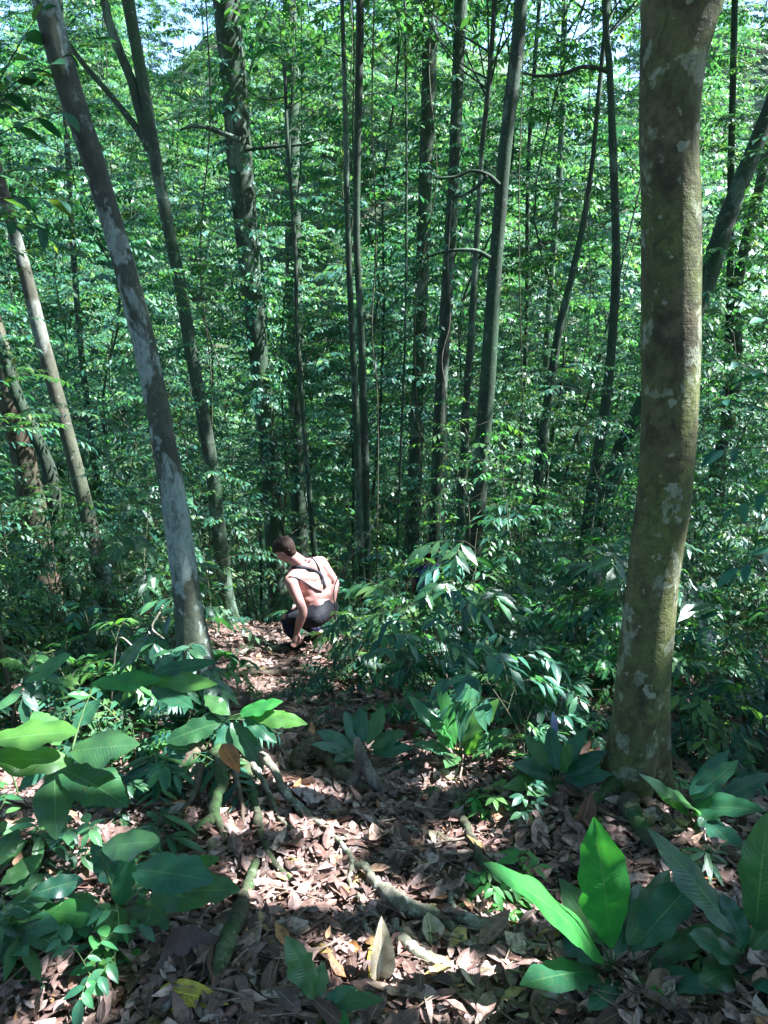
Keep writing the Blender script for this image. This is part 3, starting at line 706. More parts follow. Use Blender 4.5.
def woody(seed, H, r0, nb, bl, ntw, twl, nl, ll, lw, z0=.2, rows=3, cols=3, wig=.12, nstem=1, up=.35, skip=0):
    """upright plant: stem(s), branches, twigs with leaves. returns foliage mesh builder, stem mesh builder"""
    global rng
    keep = rng; rng = np.random.default_rng(seed); rd = random.Random(seed)
    mbl, mbs = MB(), MB()
    for s_ in range(nstem):
        a0 = rd.random() * 6.28; sp = 0 if nstem == 1 else .35
        kz = np.linspace(0, 1, 8); Hs = H * (1 if s_ == 0 else rd.uniform(.55, .95))
        st = np.stack([wig * Hs * .5 * np.cumsum(rng.normal(size=8)) * .35 * kz + math.cos(a0) * sp * Hs * kz ** 1.2, wig * Hs * .5 * np.cumsum(rng.normal(size=8)) * .35 * kz + math.sin(a0) * sp * Hs * kz ** 1.2, Hs * kz - .05], -1)
        A = catmull(np.c_[st, np.linspace(r0, r0 * .25, 8)], 3)
        mbs.add(*tube(A[:, :3], A[:, 3], 7, cap=False))
        nbb = max(2, int(nb / nstem))
        for i in range(nbb):
            if skip and rd.random() < skip: continue
            t = z0 + (1 - z0) * (i + .5) / nbb + rd.uniform(-.02, .02); t = min(t, .99)
            p = np.array([np.interp(t, np.linspace(0, 1, len(A)), A[:, k]) for k in range(3)])
            az = i * 2.4 + rd.random() * .8
            L = bl * (1.15 - .65 * (t - z0) / (1 - z0 + 1e-6)) * rd.uniform(.6, 1.25)
            d = norm(np.array([math.cos(az), math.sin(az), up + rd.uniform(-.15, .35)]))
            q = p + d * L * .5 + np.array([0, 0, .04 * L]); e = p + d * L + np.array([0, 0, -.18 * L])
            Bp = catmull(np.array([p, q, e]), 3)
            if ntw > 0:
                mbs.add(*tube(Bp, np.linspace(r0 * .3, r0 * .12, len(Bp)), 5, cap=False))
                for j in range(ntw):
                    tt = .25 + .75 * (j + 1) / ntw
                    pp = np.array([np.interp(tt, np.linspace(0, 1, len(Bp)), Bp[:, k]) for k in range(3)])
                    sgn = 1 if j % 2 else -1
                    sd = norm(np.cross(d, [0, 0, 1.]))
                    dd = norm(d * rd.uniform(.5, .9) + sd * sgn * rd.uniform(.4, .9) + np.array([0, 0, rd.uniform(-.3, .25)]))
                    if j == ntw - 1: dd = norm(e - q)
                    spray(mbl, mbs, pp, dd, twl * rd.uniform(.7, 1.3), nl, ll, lw, rows, cols, r0=max(.0015, r0 * .08))
            else:
                spray(mbl, mbs, p, d, L, nl, ll, lw, rows, cols, r0=max(.0015, r0 * .3))
    rng = keep
    return mbl, mbs

def protos(kind, n, mleaf, mstem, **kw):
    out = []
    for i in range(n):
        a, b = woody(hash(kind) % 1000 * 0 + sum(map(ord, kind)) * 7 + i * 13, **{k: (v[i % len(v)] if isinstance(v, list) else v) for k, v in kw.items()})
        out.append((a.mesh('foliage', mleaf[i % len(mleaf)] if isinstance(mleaf, list) else mleaf), b.mesh('stem', mstem)))
    return out

LM4 = [M['leaf_under'], M['leaf_olive'], M['leaf_shrub'], M['leaf_fresh'], M['leaf_under'], M['leaf_shrub']]
UND = protos('under', 6, LM4, M['stem'], H=[6.5, 7.5, 5.5, 8.5, 6.0, 7.0], r0=.015, nb=[38, 44, 34, 48, 38, 42], bl=[1.3, 1.5, 1.1, 1.7, 1.4, 1.2], ntw=6, twl=.42, nl=9, ll=[.11, .13, .09, .14, .15, .10], lw=[.46, .50, .44, .42, .36, .52], z0=.16, wig=.22, skip=.28)
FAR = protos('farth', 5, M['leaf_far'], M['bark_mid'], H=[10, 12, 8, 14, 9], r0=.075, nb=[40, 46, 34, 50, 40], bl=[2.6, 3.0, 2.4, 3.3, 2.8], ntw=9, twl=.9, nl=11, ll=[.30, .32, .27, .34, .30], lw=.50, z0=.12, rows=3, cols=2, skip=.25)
MID = protos('midtree', 5, [M['leaf_under'], M['leaf_canopy'], M['leaf_under'], M['leaf_olive'], M['leaf_canopy']], M['bark_dark'], H=[15, 17, 13, 16, 14], r0=.035, nb=[64, 72, 58, 68, 60], bl=[2.2, 2.5, 2.0, 2.4, 2.3], ntw=11, twl=.6, nl=12, ll=[.12, .14, .11, .15, .12], lw=[.50, .48, .52, .44, .50], z0=.30, rows=3, cols=2, wig=.2, skip=.3)
SAP = protos('sapling', 7, [M['leaf_shrub'], M['leaf_olive'], M['leaf_under'], M['leaf_fresh'], M['leaf_shrub'], M['leaf_dark'], M['leaf_under']], M['stem'], H=[1.9, 2.3, 1.6, 2.7, 1.4, 2.1, 1.8], r0=.012, nb=[16, 20, 14, 22, 13, 18, 17], bl=[.6, .7, .55, .8, .6, .55, .7], ntw=3, twl=.26, nl=8, ll=[.11, .07, .16, .08, .14, .20, .06], lw=[.44, .52, .34, .46, .50, .32, .54], z0=.12, nstem=[1, 2, 2, 1, 3, 1, 2])
SHR = protos('shrub', 6, [M['leaf_shrub'], M['leaf_fresh'], M['leaf_olive'], M['leaf_shrub'], M['leaf_under'], M['leaf_dark']], M['stem'], H=[.75, .95, .6, .85, .5, 1.05], r0=.007, nb=[11, 13, 10, 12, 9, 14], bl=[.34, .40, .32, .36, .28, .42], ntw=2, twl=.18, nl=7, ll=[.08, .12, .05, .14, .07, .16], lw=[.44, .42, .54, .30, .48, .38], z0=.1, rows=4, nstem=[2, 3, 2, 3, 2, 3])
BRD = protos('broad', 5, M['leaf_hero'], M['stem_green'], H=[.30, .38, .22, .34, .26], r0=.004, nb=[7, 9, 6, 8, 6], bl=[.13, .16, .11, .15, .12], ntw=0, twl=.1, nl=5, ll=[.12, .09, .15, .08, .16], lw=[.34, .44, .24, .46, .30], z0=.25, rows=9, cols=5, nstem=[1, 2, 1, 2, 1])
BRD2 = protos('broadd', 5, M['leaf_dark'], M['stem_green'], H=[.30, .38, .22, .34, .26], r0=.004, nb=[7, 9, 6, 8, 6], bl=[.13, .16, .11, .15, .12], ntw=0, twl=.1, nl=5, ll=[.12, .09, .15, .08, .16], lw=[.34, .44, .24, .46, .30], z0=.25, rows=9, cols=5, nstem=[1, 2, 1, 2, 1])
SEED = protos('seedling', 4, M['leaf_seedling'], M['stem_green'], H=[.14, .20, .11, .17], r0=.0025, nb=[4, 5, 4, 5], bl=[.08, .10, .06, .09], ntw=0, twl=.1, nl=4, ll=[.055, .07, .045, .06], lw=[.5, .42, .55, .48], z0=.3, rows=4)

def fronds(seed, nf, ln, npair, ll, lw, up=.9, rows=3):
    global rng
    keep = rng; rng = np.random.default_rng(seed); rd = random.Random(seed)
    mbl, mbs = MB(), MB()
    for i in range(nf):
        az = i * 2.4 + rd.random() * .7; u_ = up * rd.uniform(.6, 1.3); L = ln * rd.uniform(.7, 1.15)
        d = norm(np.array([math.cos(az), math.sin(az), u_]))
        t = np.linspace(0, 1, 12)[:, None]
        pts = d * L * t + np.array([0, 0, -.55 * L]) * t ** 2.2
        mbs.add(*tube(pts, np.linspace(.005, .0015, 12), 5, cap=False))
        tt = np.repeat(np.linspace(.25, .99, npair), 2); c = np.stack([np.interp(tt, t[:, 0], pts[:, k]) for k in range(3)], -1)
        T = np.gradient(pts, axis=0); T = norm(np.stack([np.interp(tt, t[:, 0], T[:, k]) for k in range(3)], -1))
        s = norm(np.cross(T, [0, 0, 1.])); upv = np.cross(s, T)
        sg = np.where(np.arange(len(tt)) % 2 == 0, 1., -1.)[:, None]
        D = norm(T * .45 + s * sg + np.array([0, 0, -.15]) + rng.normal(size=c.shape) * .05)
        sz = np.sin(np.pi * np.clip((tt - .12) / .95, .08, .95)) ** .6
        mbl.add(*leaves(c, D, upv + rng.normal(size=c.shape) * .1, ll * sz, ll * sz * lw, rows, 3, droop=.2, fold=.15))
    rng = keep
    return mbl, mbs
FRN = []
for i, (nf, ln, npair, ll, lw) in enumerate([(7, .75, 11, .15, .24), (6, .6, 9, .12, .30), (8, .9, 14, .17, .20), (5, .55, 8, .13, .34)]):
    a, b = fronds(300 + i, nf, ln, npair, ll, lw); FRN.append((a.mesh('fronds', M['leaf_shrub']), b.mesh('stalks', M['stem_green'])))

# ---- labels that say where a plant stands
LM = [(60, 6.2, 'the tan ringed trunk'), (175, 3.6, 'the leaning blotched trunk'), (270, 12.5, 'the leaf wrapped trunk'), (302, 7, 'the stooping hiker'), (362, 10, 'the close pair of thin trunks'),
      (425, 11, 'the grey green trunk'), (478, 8, 'the curved mossy trunk'), (590, 9.5, 'the thin wavy trunk'), (655, 2.95, 'the thick olive trunk')]
REG = {}
def where(px, Y):
    lm = min(LM, key=lambda l: abs(l[0] - px) + 12 * abs(l[1] - Y) ** .5)
    dx = px - lm[0]
    if Y > 26: rel = 'on the far hillside beyond'
    elif abs(dx) < 26 and Y > lm[1] + .4: rel = 'behind'
    elif abs(dx) < 26: rel = 'in front of'
    elif dx < 0: rel = 'left of' if abs(Y - lm[1]) < 2.5 else ('back left of' if Y > lm[1] else 'front left of')
    else: rel = 'right of' if abs(Y - lm[1]) < 2.5 else ('back right of' if Y > lm[1] else 'front right of')
    if Y > 26: return f'{rel} {lm[2]}'
    return f'{rel} {lm[2]}'
def register(o, desc):
    p = np.array(o.location); px, py = project(p)
    if depth(p) < .5: px = 384
    key = f'{desc} {where(px, p[1])}'
    REG.setdefault(key, []).append((p[1], o))
ORD = ['nearest', 'second nearest', 'third nearest', 'fourth nearest', 'fifth nearest', 'sixth nearest', 'seventh nearest', 'eighth nearest', 'ninth nearest']
def finish_labels():
    for key, lst in REG.items():
        lst.sort(key=lambda t: t[0])
        n = len(lst)
        for i, (_, o) in enumerate(lst):
            if n == 1: o['label'] = key
            elif n <= len(ORD): o['label'] = f'{ORD[i]} {key}' if i < n - 1 else f'farthest {key}'
            else: o['label'] = key
            o['label'] = ' '.join(o['label'].split()[:16])

def place(proto, name, parts, loc, rz, s, cat, group, desc, tilt=0.0):
    me_l, me_s = proto
    root = bpy.data.objects.new(name, None); COL.objects.link(root); root.empty_display_size = .1
    root.location = [float(c) for c in loc]; root.rotation_euler = (tilt * math.cos(rz * 3), tilt * math.sin(rz * 3), rz); root.scale = (s, s, s)
    root['category'] = cat; root['group'] = group
    a = bpy.data.objects.new(parts[0], me_l); COL.objects.link(a); a.parent = root
    b = bpy.data.objects.new(parts[1], me_s); COL.objects.link(b); b.parent = root
    register(root, desc)
    return root

# far hillside trees
k = 0; pos = []
for i in range(4000):
    y = 27 + 62 * random.random() ** 1.15; x = (random.random() * 2 - 1) * (y * .62 + 4)
    if all((x - a) ** 2 + (y - b) ** 2 > (2.1 + y * .012) ** 2 for a, b in pos):
        pos.append((x, y))
    if len(pos) >= 250: break
FDESC = ['pale green spreading tree', 'tall bushy green tree', 'small round green tree', 'large broad crowned tree', 'feathery pale green tree']
for i, (x, y) in enumerate(pos):
    pr = i % 5
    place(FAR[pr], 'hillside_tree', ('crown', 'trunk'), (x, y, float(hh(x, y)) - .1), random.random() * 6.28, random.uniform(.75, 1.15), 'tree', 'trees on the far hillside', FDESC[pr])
# understorey trees
pos = []
def far_ok(x, y, pos, d): return all((x - a) ** 2 + (y - b) ** 2 > d * d for a, b in pos)
UDESC = ['slender small leaved tree', 'leafy understorey tree', 'short twiggy understorey tree', 'tall drooping understorey tree', 'long leaved understorey tree', 'bushy understorey tree']
cnt = 0
for i in range(6000):
    y = 10.0 + 16 * random.random(); x = (random.random() * 2 - 1) * (y * .60 + 2.5)
    px = 384 + F * x / (y * CP + 3 * SP)
    if not far_ok(x, y, pos, 1.15): continue
    if y < 12 and 200 < px < 620 and random.random() < .75: continue
    if y < 11 and 560 < px < 640: continue
    pos.append((x, y)); pr = random.randrange(6)
    place(UND[pr], 'understorey_tree', ('foliage', 'stem'), (x, y, float(hh(x, y)) - .05), random.random() * 6.28, random.uniform(.8, 1.3), 'tree', 'understorey trees filling the forest', UDESC[pr])
    cnt += 1
    if cnt >= 64: break
for x, y, pr, s in [(-4.3, 7.6, 4, .8), (-5.2, 9.2, 1, .9), (-3.9, 9.3, 0, .8), (-3.2, 10.3, 5, .9), (4.4, 7.4, 5, .72), (5.3, 8.7, 1, .85), (4.1, 9.3, 4, .8), (2.6, 8.6, 2, .7), (3.3, 10.2, 3, .7), (-4.4, 5.6, 1, .62), (-5.2, 7.0, 5, .8), (3.6, 5.9, 0, .6), (1.2, 9.6, 2, .75), (-1.9, 9.7, 0, .8), (-2.6, 8.8, 2, .65)]:
    place(UND[pr], 'understorey_tree', ('foliage', 'stem'), (x, y, float(hh(x, y)) - .05), random.random() * 6.28, s, 'tree', 'understorey trees filling the forest', UDESC[pr])

for x, y, pr, s_ in [(-.6, 15.2, 2, 1.0), (1.3, 16.5, 4, 1.0), (-2.6, 16.2, 0, 1.0), (3.4, 15.5, 1, .95), (-5.2, 14.5, 2, .95), (0.4, 18.5, 1, 1.05)]:
    place(MID[pr], 'forest_tree', ('crown', 'trunk'), (x, y, float(hh(x, y)) - .1), random.random() * 6.28, s_, 'tree', 'tall trees filling the valley side', 'shade casting small leaved tree')
MDESC = ['tall dark crowned tree', 'tall full crowned tree', 'dense small leaved tree', 'tall tree with drooping sprays', 'broad dense tree']
pos = []
for i in range(4000):
    y = 14.0 + 13 * random.random(); x = (random.random() * 2 - 1) * (y * .60 + 1.5)
    if not far_ok(x, y, pos, 2.2): continue
    pos.append((x, y)); pr = i % 5
    place(MID[pr], 'forest_tree', ('crown', 'trunk'), (x, y, float(hh(x, y)) - .1), random.random() * 6.28, random.uniform(.9, 1.15), 'tree', 'tall trees filling the valley side', MDESC[pr])
    if len(pos) >= 25: break
for i, (x, y) in enumerate([(-3, -6), (1, -7.5), (5, -6.5), (9, -8), (-7, -7), (-11, -5), (13, -6), (-9, 0), (-12, 4), (-13, 9), (12, -2), (15, 2), (-5, -12), (3, -13), (9, -14), (-12, -12), (16, -11), (-16, -2), (19, 4), (0, -18)]):  # forest out of view, added to dim the light from behind
    pr = i % 5
    place(MID[pr], 'forest_tree', ('crown', 'trunk'), (x, y, float(hh(x, y)) - 3.2), random.random() * 6.28, random.uniform(.9, 1.1), 'tree', 'unseen trees added behind and beside the camera for shade', MDESC[pr])
for i, (x, y) in enumerate([(-2, -3.2), (.8, -4), (3.2, -3.4), (-4.5, -2.2), (5.6, -3.6), (-5.6, 1.2), (-5.8, 3.2), (7.5, 0.2), (7.6, 3.2), (2, -9), (-6, -9)]):
    pr = i % 6
    place(UND[pr], 'understorey_tree', ('foliage', 'stem'), (x, y, float(hh(x, y)) - .4), random.random() * 6.28, random.uniform(.8, 1.0), 'tree', 'unseen trees added behind and beside the camera for shade', UDESC[pr])
for x, y, pr, s_ in [(-2.95, 5.5, 1, .5), (-3.6, 6.3, 4, .62), (-2.2, 5.9, 2, .45), (-2.75, 4.7, 5, .36), (-1.9, 7.6, 0, .6), (3.1, 4.6, 1, .45), (2.7, 6.6, 4, .5)]:
    place(UND[pr], 'understorey_tree', ('foliage', 'stem'), (x, y, float(hh(x, y)) - .05), random.random() * 6.28, s_, 'tree', 'understorey trees filling the forest', UDESC[pr])
def climber(root, p3_, rad_, base_, z0, z1, n, lab):
    zs_ = p3_[:, 2]; ml_, ms_ = MB(), MB()
    for i in range(n):
        z = random.uniform(z0, z1); k = int(np.argmin(np.abs(zs_ - z))); a = random.random() * 6.28
        d = norm(np.array([math.cos(a), math.sin(a), random.uniform(-.2, .5)]))
        spray(ml_, ms_, p3_[k] + d * rad_[k] * .9, d, random.uniform(.15, .5), 8, .11, .48, 3, 3, droop_tw=.4, r0=.003)
    o_ = link('climbing_foliage', ml_.mesh('climbing_foliage', M['leaf_under'], base_), root); o_['label'] = lab
climber(t4, p4, r4, b4, -1.5, 6.5, 230, 'small climbing leaves clinging to the thick grey trunk')
climber(t6, p6, r6, b6, 0, 6.5, 150, 'climbing leaves on the grey green trunk')
climber(t7, p7, r7, b7, 1.5, 6, 90, 'climbing leaves high on the dark straight trunk')
# saplings and shrubs
def scatter(n, protos_, name, parts, cat, group, descs, yr, dmin, ok, sc_=(.8, 1.2), ypow=1.0, tilt=.12, tries=8000, xr=.62):
    pos = []
    for i in range(tries):
        y = yr[0] + (yr[1] - yr[0]) * random.random() ** ypow; x = (random.random() * 2 - 1) * (y * xr + 1.0)
        z = float(hh(x, y)); px, py = project(np.array([x, y, z]))
        if not ok(x, y, px, py): continue
        if not far_ok(x, y, pos, dmin * (1 + .03 * y)): continue
        pos.append((x, y)); pr = random.randrange(len(protos_))
        place(protos_[pr], name, parts, (x, y, z - .02), random.random() * 6.28, random.uniform(*sc_), cat, group, descs[pr], tilt)
        if len(pos) >= n: break
def off_path(x, y, m=1.0): return abs(x - float(path_x(y))) > float(path_w(y)) * m
def hiker_clear(x, y): return not (-1.7 < x < -.12 and 4.6 < y < 7.6) and not (-1.2 < x < -.2 and 3.9 < y < 7)
scatter(165, SAP, 'sapling', ('foliage', 'stem'), 'sapling', 'saplings in the undergrowth', ['slender green sapling', 'two stemmed leafy sapling', 'low broad leaved sapling', 'tall thin leaved sapling', 'spreading bushy sapling', 'narrow long leaved sapling', 'fine leaved bushy sapling'],
        (7.6, 25), .5, lambda x, y, px, py: off_path(x, y, 1.2) and not (-2.0 < x < .3 and y < 8.6) and not (-.2 < x < 1.6 and 8 < y < 11.3 and random.random() < .6), (.8, 1.25), 1.3)
scatter(26, SAP, 'sapling', ('foliage', 'stem'), 'sapling', 'saplings in the undergrowth', ['slender green sapling', 'two stemmed leafy sapling', 'low broad leaved sapling', 'tall thin leaved sapling', 'spreading bushy sapling', 'narrow long leaved sapling', 'fine leaved bushy sapling'],
        (5.2, 7.6), .55, lambda x, y, px, py: (x < -2.3 or x > .9), (.5, .8), 1)
def shrub_ok(x, y, px, py):
    if not hiker_clear(x, y): return False
    if not off_path(x, y, 1.6): return False
    if y < 4.0 and px < 200: return random.random() < .45
    if y < 4.2 and px < 640: return False
    return True
scatter(150, SHR, 'shrub', ('foliage', 'stem'), 'shrub', 'low shrubs beside the path', ['low two stemmed green shrub', 'leafy bright green shrub', 'small round leaved shrub', 'narrow leaved dark shrub', 'tiny low shrub', 'tall three stemmed shrub'],
        (3.3, 9.5), .30, shrub_ok, (.65, 1.15), .9)
scatter(16, SAP, 'sapling', ('foliage', 'stem'), 'sapling', 'saplings in the undergrowth', ['slender green sapling', 'two stemmed leafy sapling', 'low broad leaved sapling', 'tall thin leaved sapling', 'spreading bushy sapling', 'narrow long leaved sapling', 'fine leaved bushy sapling'],
        (4.3, 6.4), .32, lambda x, y, px, py: x < -1.75, (.38, .62), 1)
scatter(70, SHR, 'shrub', ('foliage', 'stem'), 'shrub', 'low shrubs beside the path', ['low two stemmed green shrub', 'leafy bright green shrub', 'small round leaved shrub', 'narrow leaved dark shrub', 'tiny low shrub', 'tall three stemmed shrub'],
        (3.1, 5.6), .24, lambda x, y, px, py: off_path(x, y, 1.35) and (px > 430 and not (600 < px < 680 and y < 3.3) and not (px < 520 and y < 3.7) or px < 190), (.4, .75), 1)
scatter(70, FRN, 'feathery_plant', ('fronds', 'stalks'), 'plant', 'plants with feathery fronds', ['arching feathery green plant', 'small feathery dark plant', 'large feathery plant with narrow leaflets', 'low feathery plant with broad leaflets'],
        (3.2, 9.5), .45, lambda x, y, px, py: hiker_clear(x, y) and off_path(x, y, 1.25) and not (y < 3.9 and 200 < px < 620), (.55, 1.05), .9)
BD = ['low plant with long mid green leaves', 'low two stemmed plant with broad green leaves', 'low plant with narrow drooping leaves', 'low bushy broad leaved plant', 'low plant with large hanging leaves']
scatter(34, BRD + BRD2, 'low_plant', ('foliage', 'stem'), 'plant', 'low broad leaved plants at the front', BD + ['dark ' + d for d in BD],
        (1.75, 3.6), .17, lambda x, y, px, py: px < 205 and off_path(x, y, 1.0) and not (px > 150 and py > 900), (.6, 1.0), 1)
scatter(40, BRD2 + BRD, 'low_plant', ('foliage', 'stem'), 'plant', 'low broad leaved plants at the front', ['dark ' + d for d in BD] + BD,
        (1.8, 4.2), .17, lambda x, y, px, py: px > 500 and not (560 < px < 680 and y > 2.1 and y < 3.0) and not (py > 870 and px < 640), (.5, .85), 1)
scatter(150, SEED, 'seedling', ('foliage', 'stem'), 'seedling', 'seedlings sprouting from the leaf litter', ['tiny bright green seedling', 'small upright green seedling', 'minute round leaved seedling', 'small spreading green seedling'],
        (1.5, 5.2), .09, lambda x, y, px, py: off_path(x, y, .9) and (px > 460 or px < 200 or y > 2.9), (.5, 1.3), 1)
# bright little plants just right of the path at the front
for px, py, s in [(490, 905, 1.0), (505, 890, 1.1), (498, 922, .9), (515, 915, 1.2), (480, 888, .8), (525, 895, 1.0), (470, 812, .9), (480, 806, 1.1), (462, 818, .8), (492, 815, .9), (400, 800, .5), (520, 870, 1.0)]:
    p = G(px, py)
    place(SEED[random.randrange(4)], 'seedling', ('foliage', 'stem'), (p[0], p[1], p[2] - .005), random.random() * 6.28, s * 1.05, 'seedling', 'seedlings sprouting from the leaf litter', 'bright green seedling at the path edge')

# ------------------------------------------------------------------ plants built leaf by leaf
def leaf_plant(name, label, cat, base, stems, lvs, mat, mstem=None, group=None, wave=.05, fold=.25, stemw=.003):
    """base: world point; stems: list of polylines of (px,py,Y); lvs: (bx,by,bY, tx,ty,tY, width px, droop, roll, material or None)"""
    root = empty(name, base, label, cat, group)
    ms = MB()
    for st in stems:
        pts = [base if q is None else P(*q) for q in st]
        A = catmull(np.array(pts), 6)
        ms.add(*tube(A, np.linspace(stemw * 1.4, stemw * .7, len(A)), 6, cap=False))
    for l in lvs:
        bx, by, bY, tx, ty, tY, w = l[:7]
        dr = l[7] if len(l) > 7 else .12; roll = l[8] if len(l) > 8 else 0; m_ = l[9] if len(l) > 9 and l[9] else mat
        a, t = P(bx, by, bY), P(tx, ty, tY)
        D = t - a; Ln = np.linalg.norm(D) * 1.02; mid = (a + t) / 2
        tocam = norm(CAM - mid)
        N = norm(np.array([0, 0, .75]) + tocam * .8); d = norm(D)
        N = norm(N - d * N.dot(d)); S = np.cross(d, N); N = N * math.cos(roll) + S * math.sin(roll)
        W = w * depth(mid) / F / max(.78, abs(N.dot(tocam)))
        W = min(W, Ln * .46)
        D2 = D + N * dr * Ln
        mb = MB().add(*leaves(a[None], D2[None], N[None], Ln, W, 26, 7, droop=dr, fold=fold * random.uniform(.5, 1.4), wave=wave, k=random.uniform(.82, 1.05), pw=random.uniform(.65, .85), jag=.17, curl=-.12, twist=random.uniform(-.3, .3)))
        link('leaf', mb.mesh('leaf', m_, base), root)
        # petiole
        pb = base if len(stems) == 0 else None
        if pb is not None:
            mm = (base + a) / 2 + np.array([0, 0, .01])
            A = catmull(np.array([base, mm, a]), 4); ms.add(*tube(A, np.linspace(stemw, stemw * .8, len(A)), 5, cap=False))
    if ms.n: link('stem', ms.mesh('stem', mstem or M['stem_green'], base), root)
    return root
HB, HD, HH = M['leaf_bright'], M['leaf_dark'], M['leaf_hero']

g1 = G(612, 975)
y = g1[1]
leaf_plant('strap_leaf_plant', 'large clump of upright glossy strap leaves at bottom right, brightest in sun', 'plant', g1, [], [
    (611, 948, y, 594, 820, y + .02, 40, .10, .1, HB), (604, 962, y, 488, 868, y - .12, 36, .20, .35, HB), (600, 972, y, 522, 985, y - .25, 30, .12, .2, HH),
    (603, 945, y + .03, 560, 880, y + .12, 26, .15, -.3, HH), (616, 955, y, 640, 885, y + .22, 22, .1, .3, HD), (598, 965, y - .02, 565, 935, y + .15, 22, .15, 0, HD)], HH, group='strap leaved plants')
g1 = G(638, 968); y = g1[1]
leaf_plant('strap_leaf_plant', 'broad ribbed strap leaves fanning beside the brightest clump at bottom right', 'plant', g1, [], [
    (632, 952, y, 694, 882, y + .1, 38, .12, -.2, HH), (628, 945, y, 668, 872, y + .2, 26, .1, .2, HD), (645, 968, y, 720, 925, y + .05, 22, .2, .2, HH), (640, 975, y, 718, 993, y - .18, 24, .18, 0, HH),
    (645, 968, y, 685, 950, y + .1, 24, .15, .3, HD), (630, 978, y, 590, 1010, y - .2, 20, .2, 0, HD)], HH, group='strap leaved plants')
g1 = G(745, 968); y = g1[1]
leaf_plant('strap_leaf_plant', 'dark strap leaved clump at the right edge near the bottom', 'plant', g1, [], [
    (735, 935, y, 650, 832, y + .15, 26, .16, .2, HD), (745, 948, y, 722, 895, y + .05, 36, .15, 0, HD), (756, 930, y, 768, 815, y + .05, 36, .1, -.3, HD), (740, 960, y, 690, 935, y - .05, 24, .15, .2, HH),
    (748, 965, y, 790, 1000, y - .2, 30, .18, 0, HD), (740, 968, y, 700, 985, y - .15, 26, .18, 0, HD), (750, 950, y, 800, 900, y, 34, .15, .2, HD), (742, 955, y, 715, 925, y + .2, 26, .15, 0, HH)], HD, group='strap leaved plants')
g1 = G(702, 822); y = g1[1]
leaf_plant('strap_leaf_plant', 'drooping wavy strap leaves right of the thick olive trunk base', 'plant', g1, [], [
    (692, 810, y, 762, 812, y - .25, 26, .25, 0, HH), (692, 800, y, 736, 762, y + .02, 20, .25, .2, HH), (690, 795, y, 728, 752, y + .1, 16, .2, -.2, HD), (700, 815, y, 745, 860, y - .3, 20, .2, 0, HD),
    (690, 815, y, 640, 775, y - .05, 16, .15, 0, HD), (695, 812, y, 672, 800, y - .2, 22, .2, 0, HH), (705, 810, y, 770, 775, y + .1, 20, .2, 0, HD)], HH, group='strap leaved plants')
g1 = G(322, 1012); y = g1[1]
leaf_plant('strap_leaf_plant', 'small glossy five leaved plant alone at the bottom of the path', 'plant', g1, [], [
    (317, 1000, y, 286, 938, y + .02, 24, .15, .2, HD), (320, 998, y, 322, 962, y + .06, 14, .1, 0, HH), (326, 998, y, 357, 990, y + .02, 16, .2, .3, HH), (326, 1004, y, 382, 1000, y - .02, 18, .2, 0, HH), (322, 1010, y, 350, 1030, y - .1, 16, .2, 0, HB)], HH, group='strap leaved plants')
g1 = G(458, 760); y = g1[1]
leaf_plant('strap_leaf_plant', 'sunlit pale green rosette of strap leaves centre right above the litter', 'plant', g1, [], [
    (456, 745, y, 436, 674, y + .1, 13, .12, .2, HB), (460, 742, y, 463, 684, y + .15, 15, .1, 0, HH), (462, 745, y, 498, 700, y + .05, 17, .15, .2, HB), (454, 748, y, 430, 722, y - .05, 15, .2, 0, HB), (464, 752, y, 486, 735, y - .05, 15, .2, 0, HB),
    (452, 745, y, 410, 698, y + .1, 13, .2, .2, HH), (464, 745, y, 478, 688, y + .2, 15, .1, -.2, HD), (450, 752, y, 415, 745, y - .1, 13, .2, 0, HH), (468, 750, y, 510, 730, y + .05, 14, .2, .1, HH), (456, 755, y, 446, 768, y - .2, 13, .2, 0, HH)], HH, group='strap leaved plants')
g1 = G(362, 762); y = g1[1]
leaf_plant('strap_leaf_plant', 'dark blue green rosette of leaves beside the grey forked wood', 'plant', g1, [], [
    (358, 745, y, 345, 712, y + .1, 15, .1, .2, HD), (363, 742, y, 360, 708, y + .12, 15, .1, 0, HD), (367, 745, y, 384, 708, y + .1, 15, .1, -.2, HD), (356, 748, y, 318, 732, y, 14, .2, 0, HD), (354, 752, y, 312, 745, y - .1, 12, .2, 0, HD),
    (370, 748, y, 405, 732, y, 14, .2, 0, HD), (372, 752, y, 412, 748, y - .1, 13, .2, 0, HH), (360, 752, y, 335, 762, y - .15, 12, .2, 0, HD)], HD, group='strap leaved plants')
g1 = G(556, 792); y = g1[1]
leaf_plant('strap_leaf_plant', 'wide dark rosette of strap leaves left of the thick olive trunk', 'plant', g1, [], [
    (552, 778, y, 512, 765, y - .05, 15, .2, 0, HD), (552, 772, y, 525, 735, y + .1, 14, .12, .2, HH), (556, 770, y, 550, 728, y + .15, 16, .1, 0, HD), (560, 770, y, 588, 728, y + .1, 17, .15, -.2, HH), (562, 775, y, 606, 752, y, 16, .2, 0, HD),
    (564, 780, y, 612, 775, y - .1, 16, .2, 0, HD), (554, 785, y, 528, 795, y - .2, 16, .2, 0, HD), (550, 780, y, 505, 788, y - .12, 14, .2, 0, HH), (560, 772, y, 572, 745, y - .1, 15, .1, 0, HD)], HD, group='strap leaved plants')

